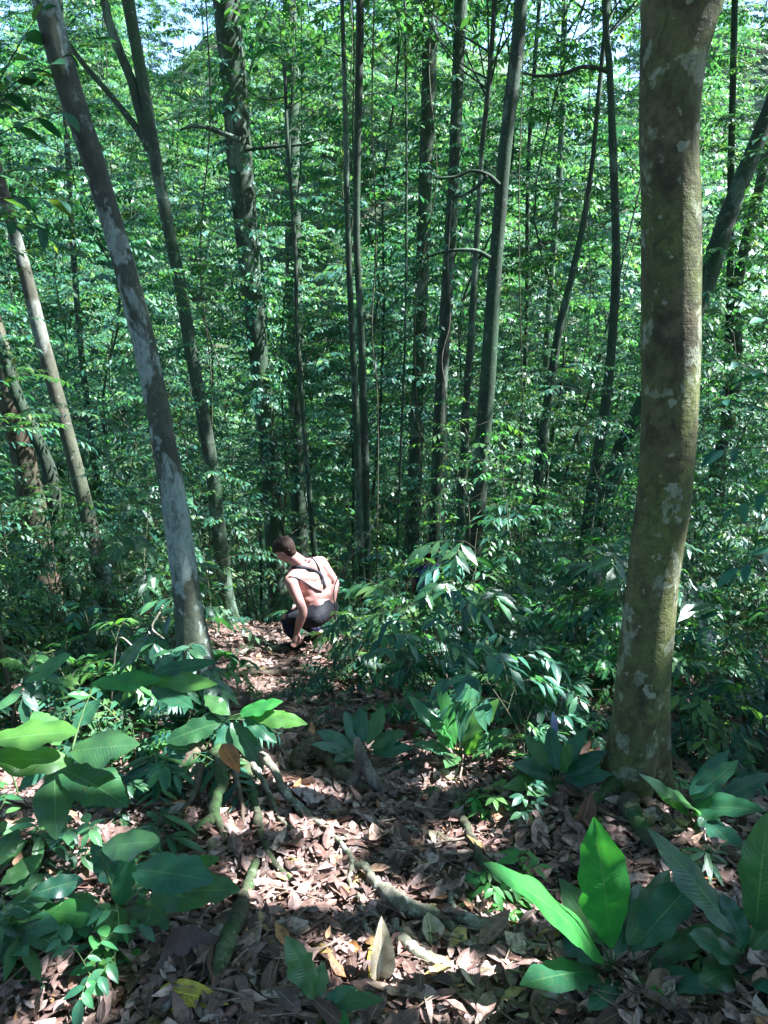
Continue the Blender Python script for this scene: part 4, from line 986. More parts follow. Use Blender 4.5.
# leafy plants at the left
g2 = G(62, 868); y = g2[1]; y2 = y - .05
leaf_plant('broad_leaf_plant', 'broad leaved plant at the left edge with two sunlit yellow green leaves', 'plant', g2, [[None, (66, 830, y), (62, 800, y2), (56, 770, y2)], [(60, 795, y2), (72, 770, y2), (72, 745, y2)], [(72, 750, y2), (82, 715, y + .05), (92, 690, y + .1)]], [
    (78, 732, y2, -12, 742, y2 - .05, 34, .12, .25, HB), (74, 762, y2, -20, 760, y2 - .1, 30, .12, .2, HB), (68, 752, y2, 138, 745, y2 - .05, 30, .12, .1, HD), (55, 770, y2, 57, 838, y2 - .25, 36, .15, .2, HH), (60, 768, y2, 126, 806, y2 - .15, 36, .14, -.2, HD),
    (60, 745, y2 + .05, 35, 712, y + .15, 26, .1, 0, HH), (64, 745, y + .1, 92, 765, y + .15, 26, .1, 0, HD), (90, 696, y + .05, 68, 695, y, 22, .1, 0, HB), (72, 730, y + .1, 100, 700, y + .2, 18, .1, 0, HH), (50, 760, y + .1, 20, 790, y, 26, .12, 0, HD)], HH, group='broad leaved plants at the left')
g2 = G(20, 800); y = g2[1]; yy = y - .1
leaf_plant('broad_leaf_plant', 'long stemmed plant whose narrow sunlit leaves reach toward the leaning trunk', 'plant', g2, [[None, (5, 750, y), (-5, 710, yy), (0, 690, yy), (40, 672, yy), (90, 672, yy), (150, 678, yy)], [(60, 672, yy), (80, 660, yy)]], [
    (92, 683, yy, 162, 680, yy - .05, 17, .08, .2, HB), (150, 680, yy, 216, 684, yy - .1, 15, .08, .2, HB), (152, 674, yy, 216, 662, yy, 13, .08, 0, HH), (152, 688, yy, 192, 708, yy - .15, 18, .15, 0, HH), (155, 672, yy, 172, 655, yy + .1, 22, .1, 0, HD),
    (25, 682, yy, 70, 655, yy, 15, .1, 0, HB), (0, 660, yy, 24, 668, yy, 18, .1, 0, HB), (120, 668, yy, 145, 640, yy, 13, .1, 0, HD)], HH, group='broad leaved plants at the left')
g2 = G(118, 930); y = g2[1]; yy = y - .02
leaf_plant('broad_leaf_plant', 'dark bluish broad leaved plant low at the left with pale blotched leaves', 'plant', g2, [[None, (120, 910, yy), (122, 885, yy)], [(121, 905, yy), (105, 870, yy), (100, 850, yy)], [(120, 908, yy), (150, 895, yy)]], [
    (102, 848, yy, 158, 842, yy - .05, 26, .15, 0, HD), (132, 870, yy, 212, 882, yy - .1, 36, .15, -.1, HD), (122, 888, yy, 92, 845, yy + .1, 32, .1, 0, HD), (118, 905, yy - .02, 132, 848, yy, 18, .1, .3, HH), (115, 905, yy, 108, 950, yy - .2, 24, .15, 0, HH),
    (142, 912, yy, 184, 898, yy - .05, 22, .12, .2, HB), (150, 895, yy, 238, 890, yy - .05, 34, .12, 0, HH), (165, 880, yy, 218, 858, yy + .05, 18, .1, 0, HB), (105, 910, yy, 55, 945, yy - .15, 28, .12, 0, HD), (100, 900, yy, 60, 905, yy - .05, 22, .12, 0, HH), (122, 912, yy, 168, 925, yy - .15, 20, .15, 0, HD)], HD, group='broad leaved plants at the left')
g2 = G(12, 945); y = g2[1]; yy = y
leaf_plant('broad_leaf_plant', 'overlapping glossy leaves of a plant cut by the lower left edge', 'plant', g2, [[None, (5, 920, yy), (2, 895, yy)]], [
    (0, 912, yy, 52, 898, yy, 24, .12, 0, HD), (40, 910, yy, 104, 918, yy - .05, 22, .12, .2, HB), (5, 895, yy, 45, 875, yy + .1, 22, .12, 0, HD), (0, 885, yy, 42, 855, yy + .1, 26, .12, 0, HH), (0, 925, yy, 60, 930, yy - .12, 24, .14, 0, HH),
    (-5, 935, yy, 28, 955, yy - .2, 22, .14, 0, HH), (-10, 870, yy, 18, 830, yy + .15, 24, .1, 0, HD), (30, 895, yy, 82, 880, yy + .05, 20, .1, 0, HD), (15, 915, yy, 62, 955, yy - .2, 22, .14, 0, HD)], HD, group='broad leaved plants at the left')
# drooping plant at the foot of T1
g2 = G(192, 838); y = g2[1]; yy = 3.15
leaf_plant('broad_leaf_plant', 'drooping toothed leaves of a plant in front of the leaning trunk base', 'plant', g2, [[None, (192, 800, (y + yy) / 2), (205, 750, yy), (228, 718, yy), (262, 712, yy)], [(215, 735, yy), (190, 740, yy), (170, 742, yy)]], [
    (250, 714, yy, 306, 724, yy - .05, 18, .12, .2, HB), (240, 714, yy, 282, 702, yy, 14, .12, 0, HB), (244, 716, yy, 276, 742, yy - .1, 16, .12, .2, HH), (232, 722, yy, 262, 768, yy - .1, 22, .18, .2, HD), (226, 724, yy, 222, 768, yy - .1, 20, .18, 0, HD),
    (222, 722, yy, 166, 742, yy - .05, 24, .2, -.1, HD), (206, 740, yy, 160, 768, yy - .1, 22, .2, 0, HD), (204, 745, yy, 190, 800, yy - .15, 24, .2, 0, HD), (230, 715, yy, 205, 696, yy + .1, 18, .1, 0, HH), (215, 732, yy, 232, 792, yy - .1, 18, .2, 0, HD), (196, 742, yy, 150, 745, yy, 20, .15, 0, HH), (205, 760, yy, 215, 815, yy - .1, 20, .2, 0, HD)], HD, group='broad leaved plants at the left')

# arching leafy branch overhead at top left and sapling at right
def hero_branch(name, label, base, main, subs, ll, lw, mat, cat, npx=1, nl=9, seedv=0):
    root = empty(name, base, label, cat, 'saplings in the undergrowth')
    mbl, mbs = MB(), MB()
    A = catmull(np.array([P(*q) if len(q) == 3 and q[1] > -900 else q for q in main]), 8)
    A = np.vstack([catmull(np.array([base - np.array([0, 0, .05]), (base + A[0]) / 2, A[0]]), 6)[:-1], A])
    mbs.add(*tube(A, np.linspace(.016, .004, len(A)), 8, cap=False))
    for (px, py, Y, tx, ty, tY) in subs:
        a, t = P(px, py, Y), P(tx, ty, tY); d = t - a; L = np.linalg.norm(d)
        spray(mbl, mbs, a, d / L, L, nl, ll, lw, 7, 5, droop_tw=.12, r0=.004)
    link('foliage', mbl.mesh('foliage', mat, base), root); link('stem', mbs.mesh('stem', M['stem'], base), root)
    return root
b = np.array([-1.95, 3.5, float(hh(-1.95, 3.5))])
hero_branch('sapling', 'large leaved sapling whose dark leaves overhang the top left corner', b, [(-40, 420, 3.5), (-35, 250, 3.5), (-20, 120, 3.4)], [(-30, 180, 3.5, 70, 150, 3.3), (-30, 150, 3.4, 60, 95, 3.3), (-30, 220, 3.5, 40, 215, 3.3), (-25, 120, 3.4, 30, 60, 3.4), (-20, 200, 3.4, 70, 190, 3.5), (-20, 120, 3.4, 90, 20, 3.6), (-20, 120, 3.4, 40, -10, 3.5)], .13, .42, M['leaf_under'], 'sapling', nl=8)
b = np.array([2.45, 3.7, float(hh(2.45, 3.7))])
hero_branch('sapling', 'bright leaved sapling reaching in from the right edge beside the olive trunk', b, [(800, 560, 3.7), (795, 450, 3.7), (790, 350, 3.7)], [(795, 420, 3.7, 715, 385, 3.6), (792, 390, 3.7, 730, 350, 3.7), (795, 450, 3.7, 725, 440, 3.6), (795, 480, 3.7, 735, 500, 3.6), (790, 350, 3.7, 745, 290, 3.8), (798, 540, 3.7, 740, 560, 3.6)], .13, .40, M['leaf_under'], 'sapling', nl=7)
# leafy bush right of hiker (long drooping leaves)
b = np.array([0.05, 5.6, float(hh(.05, 5.6))])
for (px, py, yb, s, pr, lab) in [(378, 690, 5.4, .95, 3, 'tall leafy shrub hiding the hiker from the knees down'), (420, 690, 5.7, 1.1, 1, 'dense leafy shrub just right of the stooping hiker'), (345, 700, 5.1, .7, 3, 'narrow leaved shrub at the path edge below the hiker'), (400, 700, 5.0, .9, 0, 'leafy shrub above the dark blue green rosette'), (330, 700, 4.9, .6, 4, 'small shrub beside the path just below the hiker'),
                                 (470, 690, 5.4, 1.15, 5, 'leafy shrub at the foot of the curved mossy trunk'), (510, 700, 5.2, 1.0, 3, 'shrub with narrow leaves right of the curved mossy trunk foot')]:
    q = G(px, py); q[1] = yb; q[0] = (px - 384) / F * (yb * CP + 3 * SP) ; q[2] = float(hh(q[0], q[1]))
    o = place(SHR[pr], 'shrub', ('foliage', 'stem'), q, px * .7, s, 'shrub', 'low shrubs beside the path', 'x')
    for k_ in list(REG):
        REG[k_] = [t for t in REG[k_] if t[1] is not o]
    o['label'] = lab
REG = {k_: v_ for k_, v_ in REG.items() if v_}
for (px, py, pr, s, lab) in [(338, 668, 1, .62, 'bright leafy shrub covering the hiker right side'), (262, 655, 2, .42, 'small shrub at the left path edge level with the hiker'), (312, 672, 4, .38, 'tiny shrub hiding the hiker shoes'),
        (236, 668, 4, .45, 'small shrub between the leaning trunk and the path'), (300, 728, 2, .34, 'small olive shrub left above the arched root'), (336, 722, 0, .36, 'low shrub behind the dark blue green rosette'), (392, 728, 1, .36, 'bright shrub between the two centre rosettes'),
        (418, 760, 4, .34, 'tiny shrub in the litter left of the sunlit rosette'), (505, 772, 1, .34, 'bright small shrub between sunlit and wide dark rosettes'), (245, 700, 1, .34, 'small bright shrub beside the leaning trunk foot'), (448, 800, 2, .26, 'small olive sprout below the sunlit rosette')]:
    q = G(px, py); o = place(SHR[pr], 'shrub', ('foliage', 'stem'), q, px * .37, s, 'shrub', 'low shrubs beside the path', 'x')
    for k_ in list(REG): REG[k_] = [t for t in REG[k_] if t[1] is not o]
    o['label'] = lab
REG = {k_: v_ for k_, v_ in REG.items() if v_}
g3 = G(308, 692); 
o = place(FRN[1], 'feathery_plant', ('fronds', 'stalks'), g3, 1.0, .75, 'plant', 'plants with feathery fronds', 'zz')
for k_ in list(REG): REG[k_] = [t for t in REG[k_] if t[1] is not o]
REG = {k_: v_ for k_, v_ in REG.items() if v_}
o['label'] = 'feathery plant at the path edge in front of the hiker'

# vines
def vine(label, pix, mat=None, w=.006):
    A = catmull(np.array([P(*q) for q in pix]), 8)
    o = link('vine', MB().add(*tube(A - A[0], np.full(len(A), w), 6)).mesh('vine', mat or M['stem']), None, A[0])
    tag(o, label, 'vine', 'hanging vines and bare stems')
vine('thin pale looping vine stem left of the leaning trunk base', [(105, 800, 3.9), (112, 690, 3.9), (118, 640, 3.9), (135, 648, 3.85), (155, 660, 3.8), (164, 652, 3.8), (164, 640, 3.8), (152, 628, 3.85), (160, 612, 3.9)], M['root_pale'], .006)
vine('bare pale twig fanning out right of the stooping hiker', [(338, 700, 5.6), (336, 620, 5.8), (334, 590, 5.8), (345, 565, 5.8), (365, 540, 5.8), (380, 505, 5.8)], M['wood_grey'], .005)
vine('second bare twig crossing right of the stooping hiker', [(335, 640, 6.0), (338, 590, 5.9), (350, 560, 5.9), (358, 530, 5.9)], M['wood_grey'], .003)
vine('long thin liana hanging left of the grey green trunk', [(374, 0, 9), (372, 120, 9), (376, 240, 9), (372, 330, 9), (378, 420, 9), (376, 620, 9)], M['stem'], .008)
vine('wavy liana hanging in front of the dark straight trunk', [(452, 200, 7.9), (448, 260, 7.9), (450, 320, 7.9), (442, 360, 7.9), (446, 420, 7.9), (440, 640, 7.9)], M['wood_grey'], .007)
vine('liana hanging between the forked and leaf wrapped trunks', [(205, -20, 10), (210, 120, 10), (200, 260, 10), (212, 400, 10), (208, 600, 10)], M['stem'], .009)

for i_ in range(9):
    px_ = 40 + 80 * i_ + random.uniform(-20, 20); Y_ = random.uniform(8, 14)
    q_ = [(px_ + random.uniform(-14, 14), py_, Y_ + random.uniform(-.3, .3)) for py_ in (-60, 60, 180, 300, 420)] + [(px_ + random.uniform(-10, 10), 620, Y_)]
    A_ = catmull(np.array([P(*q) for q in q_]), 8)
    v_ = link('vine', MB().add(*tube(A_ - A_[0], np.full(len(A_), random.uniform(.004, .009)), 5)).mesh('vine', M['stem']), None, A_[0])
    tag(v_, 'x', 'vine', 'hanging vines and bare stems'); REG.setdefault('thin hanging liana ' + where(px_, Y_), []).append((Y_, v_))
# ------------------------------------------------------------------ roots, wood and single dead leaves on the ground
def wood(name, lab, pix, mat, cat, group=None, seg=12, rough=.18): return root_tube(name, pix, mat, None, None, seg, lab, cat, group, rough=rough)
wood('exposed_root', 'thick arched brown root humping out of the soil left of the forked wood', [(296, 768, 12, .02), (300, 752, 16, .07), (314, 744, 17, .10), (328, 754, 17, .08), (336, 772, 17, .03), (350, 785, 15, 0), (368, 792, 11, 0)], M['root_brown'], 'root', 'bare roots crossing the path')
wood('exposed_root', 'knobbly pale green root crossing the middle of the sunny litter', [(352, 868, 10, 0), (366, 876, 11, .01), (378, 892, 14, .01), (395, 908, 19, .01), (420, 918, 18, 0), (445, 930, 12, 0), (462, 945, 9, 0)], M['root_pale'], 'root', 'bare roots crossing the path')
wood('exposed_root', 'lower pale root curving toward the bottom of the path', [(392, 928, 8, 0), (402, 945, 13, .01), (415, 958, 14, .01), (432, 966, 13, 0), (452, 972, 9, 0)], M['root_pale'], 'root', 'bare roots crossing the path')
wood('exposed_root', 'pale snaking root right of the sunny litter beside the seedlings', [(450, 898, 8, 0), (453, 914, 12, .02), (466, 926, 13, .01), (485, 935, 13, .01), (505, 944, 12, 0), (545, 955, 7, 0)], M['root_pale'], 'root', 'bare roots crossing the path')
wood('exposed_root', 'long thin pale root winding from the leaning trunk roots over the path', [(330, 834, 5, .01), (342, 848, 6, .01), (352, 866, 7, .01), (350, 888, 6, .01), (362, 905, 6, .01), (366, 930, 5, .01), (380, 950, 4, 0)], M['root_pale'], 'root', 'bare roots crossing the path')
wood('exposed_root', 'thin pale root running right toward the mossy stick', [(375, 840, 4, .01), (400, 832, 6, .01), (428, 836, 6, .01), (455, 846, 5, .01), (475, 850, 4, 0)], M['root_pale'], 'root', 'bare roots crossing the path')
wood('exposed_root', 'slim brown root crossing low under the snaking pale root', [(400, 985, 4, .01), (440, 990, 6, .01), (480, 975, 6, .01), (520, 972, 5, .01), (560, 985, 3, 0)], M['root_brown'], 'root', 'bare roots crossing the path')
wood('exposed_root', 'thin root step across the path below the hiker', [(232, 676, 5, 0), (262, 674, 8, .02), (300, 676, 7, .01), (322, 680, 5, 0)], M['root_brown'], 'root', 'bare roots crossing the path')
wood('exposed_root', 'upper root step across the path at the hiker feet', [(232, 652, 4, 0), (258, 650, 6, .02), (290, 652, 6, .01)], M['root_brown'], 'root', 'bare roots crossing the path')
wood('mossy_log', 'green mossy log lying at lower left beside the big curled leaf', [(256, 868, 9, 0), (247, 895, 13, 0), (240, 920, 17, .005), (228, 948, 18, .005), (220, 972, 15, 0), (206, 996, 9, 0)], M['root_moss'], 'log')
wood('fallen_branch', 'dark mossy stick pointing up the slope right of the path', [(462, 822, 9, .01), (470, 842, 11, .01), (480, 865, 12, .01), (492, 888, 10, 0)], M['root_moss'], 'branch', 'sticks lying on the ground')
wood('fallen_branch', 'long straight stick lying across the litter at lower left', [(2, 985, 4, .0), (60, 975, 5, .03), (105, 955, 6, .03), (150, 935, 6, .0)], M['root_brown'], 'branch', 'sticks lying on the ground')
wood('fallen_branch', 'brown stick under the dark bluish plant', [(112, 968, 8, .0), (140, 950, 9, .02), (172, 935, 8, 0)], M['root_brown'], 'branch', 'sticks lying on the ground')
wood('fallen_branch', 'short broken stick at the bottom beside the yellow leaf', [(163, 1022, 9, .01), (175, 1000, 10, .01)], M['wood_grey'], 'branch', 'sticks lying on the ground')
wood('fallen_branch', 'short stick lying above the knobbly pale root', [(345, 880, 5, .01), (365, 868, 7, .02), (385, 858, 5, .01)], M['root_brown'], 'branch', 'sticks lying on the ground')
wood('fallen_branch', 'thin dark stick leaning past the thick olive trunk base', [(560, 800, 3, 0), (610, 815, 4, .05), (650, 830, 4, .03), (700, 852, 3, 0)], M['root_brown'], 'branch', 'sticks lying on the ground')
# grey forked wood
bw = G(372, 790); y = bw[1]
r_ = empty('broken_stump', bw, 'grey split stump of dead wood standing in the litter at centre', 'stump')
for nm, pl in (('splinter', [(356, 738, 6, y + .05), (360, 752, 11, y + .03), (366, 768, 13, y), (378, 785, 12, y - .02), (392, 796, 8, y - .05)]), ('splinter', [(364, 764, 8, y), (354, 778, 10, y), (345, 792, 9, y - .04), (340, 802, 6, y - .1)])):
    limb(r_, bw, [(a, b_, w, yy) for a, b_, w, yy in pl], y, M['wood_grey'], nm, seg=10)

def single_leaf(lab, b_, t_, w, lift, mat, tilt=0, droop=.1, curl=.3, up=None):
    a = G(b_[0], b_[1], lift[0]); t = G(t_[0], t_[1], lift[1])
    if up is not None: t = P(t_[0], t_[1], a[1] + up)
    D = t - a; L = np.linalg.norm(D); mid = (a + t) / 2
    N = norm(np.array([0, -.35, 1.0]) if up is None else norm(CAM - mid) + np.array([0, 0, .1])); d = norm(D); S = np.cross(d, N); N = N * math.cos(tilt) + S * math.sin(tilt)
    W = w * depth(mid) / F * 1.25
    mb = MB().add(*leaves((a - a)[None], D[None] + N * droop * L, N[None], L, W, 14, 7, droop=droop, fold=.15, wave=.06, curl=curl, k=.85))
    o = link('fallen_leaf', mb.mesh('fallen_leaf', mat), None, a); tag(o, lab, 'dead leaf', 'dead leaves that stand out from the litter')
single_leaf('bright yellow fallen leaf at the bottom left', (160, 988), (228, 1004), 18, (.03, .02), M['dead_yellow'], .2, .15, .2)
single_leaf('small yellow leaf curled beside the short broken stick', (176, 1022), (190, 1002), 14, (.01, .04), M['dead_yellow'], 0, .15, .4)
single_leaf('large dark curled leaf with ribs beside the mossy log', (158, 982), (220, 938), 44, (.02, .05), M['dead_dark'], .25, -.15, .35)
single_leaf('narrow orange brown leaf standing left of the yellow leaf', (156, 1000), (142, 968), 10, (.0, .02), M['dead_orange'], 0, .1, .5)
single_leaf('long pale yellow leaf standing upright at the bottom of the path', (378, 985), (382, 918), 20, (.0, .0), M['dead_pale'], .3, .12, .4, up=.05)
single_leaf('yellow leaf lying low beside the upright pale leaf', (372, 990), (372, 945), 14, (.02, .02), M['dead_yellow'], .5, .1, .3)
single_leaf('orange leaf curled on the pale path left of the upright pale leaf', (345, 948), (362, 950), 9, (.02, .03), M['dead_orange'], 0, .1, .4)
single_leaf('orange brown leaf hanging at the foot of the leaning trunk', (222, 744), (240, 772), 14, (.25, .1), M['dead_orange'], 0, .15, .3, up=-.1)
single_leaf('tall brown leaf propped upright beside the thick olive trunk', (580, 830), (592, 792), 14, (.0, .0), M['dead_brown'], .2, .1, .4, up=.06)
single_leaf('pale yellow leaf leaning beside the mossy stick', (442, 850), (430, 830), 13, (.0, .05), M['dead_pale'], .2, .1, .3)
single_leaf('tan leaf standing on the lower pale root', (432, 945), (428, 912), 18, (.02, .08), M['dead_pale'], .2, .1, .4)
single_leaf('orange leaf standing behind the tan leaf on the root', (445, 945), (436, 935), 14, (.0, .05), M['dead_orange'], .2, .1, .4)
single_leaf('small orange leaf left of the arched root', (306, 800), (316, 788), 11, (.01, .03), M['dead_orange'], .2, .1, .4)
single_leaf('rust coloured leaf in the shade right of the arched root', (366, 792), (374, 784), 9, (.01, .03), M['dead_brown'], .2, .1, .4)
single_leaf('pale dry leaf resting against the brightest strap clump', (600, 965), (628, 950), 9, (.03, .05), M['dead_pale'], 0, .1, .5)
single_leaf('broad tan leaf at the bottom right among the strap leaves', (648, 1012), (678, 975), 30, (.01, .03), M['dead_tan'], .1, .1, .3)
single_leaf('yellow leaf half buried right of the snaking root', (536, 942), (560, 932), 9, (.01, .02), M['dead_yellow'], 0, .1, .3)
single_leaf('long tan leaf at the bottom edge right of the path', (530, 1022), (560, 975), 20, (.01, .03), M['dead_tan'], .1, .1, .4)
single_leaf('brown leaf lying at the bottom left corner', (70, 1000), (95, 975), 20, (.01, .03), M['dead_brown'], .1, .1, .4)
single_leaf('orange leaf near the foot of the leaning trunk on the path', (278, 808), (288, 798), 10, (.01, .03), M['dead_orange'], .1, .1, .4)

# flower bud spike near the dark rosette
pb = G(558, 770); o = empty('flower_bud', pb, 'pale violet bud on a thin stalk above the dark rosette', 'flower')
A = catmull(np.array([pb, P(557, 750, pb[1]), P(556, 732, pb[1])]), 5)
link('stalk', MB().add(*tube(A, np.full(len(A), .003), 6)).mesh('stalk', M['stem_green'], pb), o)
A = catmull(np.array([P(556, 736, pb[1]), P(555, 728, pb[1]), P(554, 720, pb[1]), P(553, 712, pb[1])]), 5)
M['bud'] = plain_mat('violet_bud', (.20, .20, .30), (.30, .30, .40), 40)
link('bud', MB().add(*tube(A, .016 * np.sin(np.linspace(.25, 2.95, len(A))), 10)).mesh('bud', M['bud'], pb), o)

# ------------------------------------------------------------------ people
def skin_mat():
    m, nt, out = new_mat('skin'); b = NT(nt)
    tc = b.n('ShaderNodeTexCoord'); z = b.n('ShaderNodeTexNoise'); z.inputs['Scale'].default_value = 9; z.inputs['Detail'].default_value = 4
    b.l(tc.outputs['Object'], z.inputs['Vector'])
    col = b.mix(z.outputs[0], (.29, .14, .115), (.42, .225, .19))
    pr = b.n('ShaderNodeBsdfPrincipled'); b.l(col, pr.inputs['Base Color']); pr.inputs['Roughness'].default_value = .5
    pr.inputs['Subsurface Weight'].default_value = .1; pr.inputs['Subsurface Radius'].default_value = (.02, .008, .005)
    b.l(pr.outputs[0], out.inputs[0]); return m
M['skin'] = skin_mat()
M['black_cloth'] = plain_mat('black_cloth', (.008, .009, .013), (.014, .015, .02), 60, .8)
M['navy_cloth'] = plain_mat('navy_cloth', (.010, .012, .035), (.016, .018, .045), 60, .8)
M['hair'] = plain_mat('dark_brown_hair', (.010, .006, .004), (.034, .018, .011), 120, .6, 1.0, .2)
M['purple_cloth'] = plain_mat('purple_cloth', (.05, .02, .14), (.03, .02, .10), 40, .8)
M['blue_cloth'] = plain_mat('pale_blue_cloth', (.10, .16, .24), (.14, .21, .30), 40, .8)
M['eye'] = plain_mat('eye', (.02, .015, .01), (.03, .02, .015), 40, .3)
M['lip'] = plain_mat('lip', (.40, .14, .11), (.42, .16, .13), 40, .5)

def blob(parts, name, mat, origin, voxel=.009, smooth=6):
    """parts: (points, radii[, flatten axis, factor]) fused into one continuous surface"""
    mb = MB()
    for p in parts:
        pts, rad = np.array(p[0], float), np.array(p[1], float)
        A = catmull(np.c_[pts, rad], 6) if len(pts) > 1 else np.c_[pts, rad]
        # round both ends
        d0 = norm(A[0, :3] - A[1, :3]); d1 = norm(A[-1, :3] - A[-2, :3])
        e0 = [np.r_[A[0, :3] + d0 * A[0, 3] * math.sin(t), A[0, 3] * math.cos(t)] for t in (1.45, 1.1, .75, .35)]
        e1 = [np.r_[A[-1, :3] + d1 * A[-1, 3] * math.sin(t), A[-1, 3] * math.cos(t)] for t in (.35, .75, 1.1, 1.45)]
        A = np.vstack([e0, A, e1])
        V, q, uv = tube(A[:, :3], np.maximum(A[:, 3], .0015), 16)
        if len(p) > 2:
            ax, f = norm(np.array(p[2], float)), p[3]
            c = A[:, :3]; cc = np.repeat(c, 16, 0); cc = np.vstack([cc, V[-2:]])
            dlt = V - cc; V = cc + dlt - ax * (dlt @ ax)[:, None] * (1 - f)
        mb.add(V, q, uv)
    me = mb.mesh(name + '_raw', mat, origin)
    o = bpy.data.objects.new(name, me); COL.objects.link(o)
    rm = o.modifiers.new('r', 'REMESH'); rm.mode = 'VOXEL'; rm.voxel_size = voxel; rm.use_smooth_shade = True
    sm = o.modifiers.new('s', 'SMOOTH'); sm.iterations = smooth; sm.factor = .5
    dg = bpy.context.evaluated_depsgraph_get(); dg.update()
    me2 = bpy.data.meshes.new_from_object(o.evaluated_get(dg)); me2.name = name
    bpy.data.objects.remove(o); me2.materials.clear(); me2.materials.append(mat)
    me2.polygons.foreach_set('use_smooth', np.full(len(me2.polygons), True))
    return me2

def hand_parts(w, d, palm_n, s=1.0):
    """wrist point, pointing direction, palm normal: palm, four fingers, thumb"""
    d = norm(np.array(d, float)); n = norm(np.array(palm_n, float)); n = norm(n - d * n.dot(d)); a = np.cross(d, n)
    out = [([w, w + d * .045 * s, w + d * .085 * s], [.024 * s, .034 * s, .036 * s], n, .5)]
    for i, (o_, l) in enumerate([(-.028, .062), (-.009, .074), (.010, .070), (.028, .054)]):
        st = w + d * .085 * s + a * o_ * s; l *= s
        p1 = st + norm(d + a * o_ * 4 + n * .15) * l * .5; p2 = p1 + norm(d + n * .55) * l * .32; p3 = p2 + norm(d + n * .9) * l * .25
        out.append(([w + d * .05 * s + a * o_ * .9 * s, st, p1, p2, p3], [.009, .0092, .0085, .008, .007]))
    t0 = w + d * .02 * s - a * .026 * s; t1 = t0 + norm(d * .7 - a * .8 + n * .3) * .035 * s; t2 = t1 + norm(d - a * .25 + n * .3) * .03 * s; t3 = t2 + norm(d + n * .4) * .022 * s
    out.append(([t0, t1, t2, t3], [.012, .0115, .010, .008]))
    return out

def head_parts(c, fwd, up, r=.098):
    f = norm(np.array(fwd, float)); u = norm(np.array(up, float)); u = norm(u - f * u.dot(f)); s = np.cross(f, u)
    out = [([c - f * .022 + u * .03, c + f * .02 + u * .03], [r * .88, r * .86], s, .86),
           ([c + f * .035 + u * .0, c + f * .045 - u * .055, c + f * .055 - u * .085], [r * .66, r * .55, r * .33], s, .9),
           ([c + f * .098 + u * .012, c + f * .115 - u * .018, c + f * .112 - u * .026], [.007, .012, .011])]
    for sg in (1, -1):
        out.append(([c + s * sg * .078 + u * .01 - f * .008, c + s * sg * .086 - u * .02 - f * .006], [.017, .012], s, .4))
        out.append(([c + s * sg * .02 + f * .088 + u * .035, c + s * sg * .045 + f * .075 + u * .032], [.010, .009]))
    return out, f, u, s

# --- hiker 1: stooping on the path, back to the camera, left hand reaching to the ground
hy = 6.95
hipC = P(321, 612, hy); feetz = float(hh(hipC[0], hy))
LS, RS = P(291, 582, hy - .10), P(321, 562, hy + .18)
neckb = (LS + RS) / 2 + (P(300, 560, hy) - P(304, 571, hy)) * .55
head = P(285, 551, hy + .04)
fw = norm(np.array([-.75, .35, -.55])); upv = norm(head - neckb)
hp, hf, hu, hs = head_parts(head, fw, np.array([-.55, .05, .8]), .100)
backn = norm(np.cross(RS - LS, hipC - (LS + RS) / 2)); backn = backn if backn[1] < 0 else -backn
shl = norm(RS - LS)
chest = (LS + RS) / 2 * .72 + hipC * .28; waist = (LS + RS) / 2 * .32 + hipC * .68
inn = -backn
Lel, Lwr = P(303, 611, hy - .18), P(297, 632, hy - .16)
Rel, Rwr = P(335, 583, hy + .16), P(332, 604, hy + .02)
gl = lambda x, y: float(hh(x, y))
Lkn = P(287, 618, hy - .02); Rkn = P(296, 612, hy + .30)
Lft = np.array([P(297, 640, hy)[0], hy - .02, 0]); Lft[2] = gl(Lft[0], Lft[1]) + .05
Rft = np.array([P(318, 640, hy)[0], hy + .22, 0]); Rft[2] = gl(Rft[0], Rft[1]) + .05
hl, hr = hipC - shl * .09, hipC + shl * .09
parts = [([neckb + (head - neckb) * .9, neckb + (head - neckb) * .45, P(303, 566, hy + .08)], [.060, .068, .082]),
         ([LS * .75 + RS * .25 + inn * .045, RS * .75 + LS * .25 + inn * .045], [.092, .092]), ([LS * .6 + RS * .4 + (hipC - neckb) * .18 + inn * .05, RS * .6 + LS * .4 + (hipC - neckb) * .18 + inn * .05], [.10, .10]),
         ([chest - shl * .03 + inn * .045, waist + inn * .04, hipC], [.105, .095, .11]),
         ([P(296, 572, hy + .05), P(308, 568, hy + .10), P(319, 566, hy + .18)], [.085, .092, .078]),
         ([P(297, 580, hy + .02), P(309, 577, hy + .08), P(321, 574, hy + .17)], [.090, .105, .088]),
         ([P(303, 589, hy + .02), P(313, 587, hy + .07), P(323, 583, hy + .14)], [.088, .102, .088]),
         ([P(308, 598, hy + .02), P(316, 596, hy + .06), P(324, 594, hy + .10)], [.088, .098, .088]),
         ([P(313, 607, hy + .02), P(326, 606, hy + .06)], [.100, .102]),
         ([P(290, 581, hy - .07), P(300, 572, hy + .03)], [.062, .085]), ([P(318, 562, hy + .18), P(310, 566, hy + .10)], [.060, .085]),
         ([LS, (LS + Lel) / 2, Lel, Lel * .6 + Lwr * .4, Lwr], [.062, .055, .043, .046, .029]),
         ([RS, (RS + Rel) / 2, Rel, Rel * .6 + Rwr * .4, Rwr], [.060, .054, .043, .046, .029]),
         ([hl, (hl + Lkn) / 2, Lkn], [.100, .088, .062]), ([Lkn, Lkn * .6 + Lft * .4, Lft + np.array([.02, 0, .05])], [.060, .062, .038]),
         ([hr, (hr + Rkn) / 2, Rkn], [.100, .088, .062]), ([Rkn, Rkn * .6 + Rft * .4, Rft + np.array([.02, 0, .05])], [.060, .062, .038])]
parts += hp
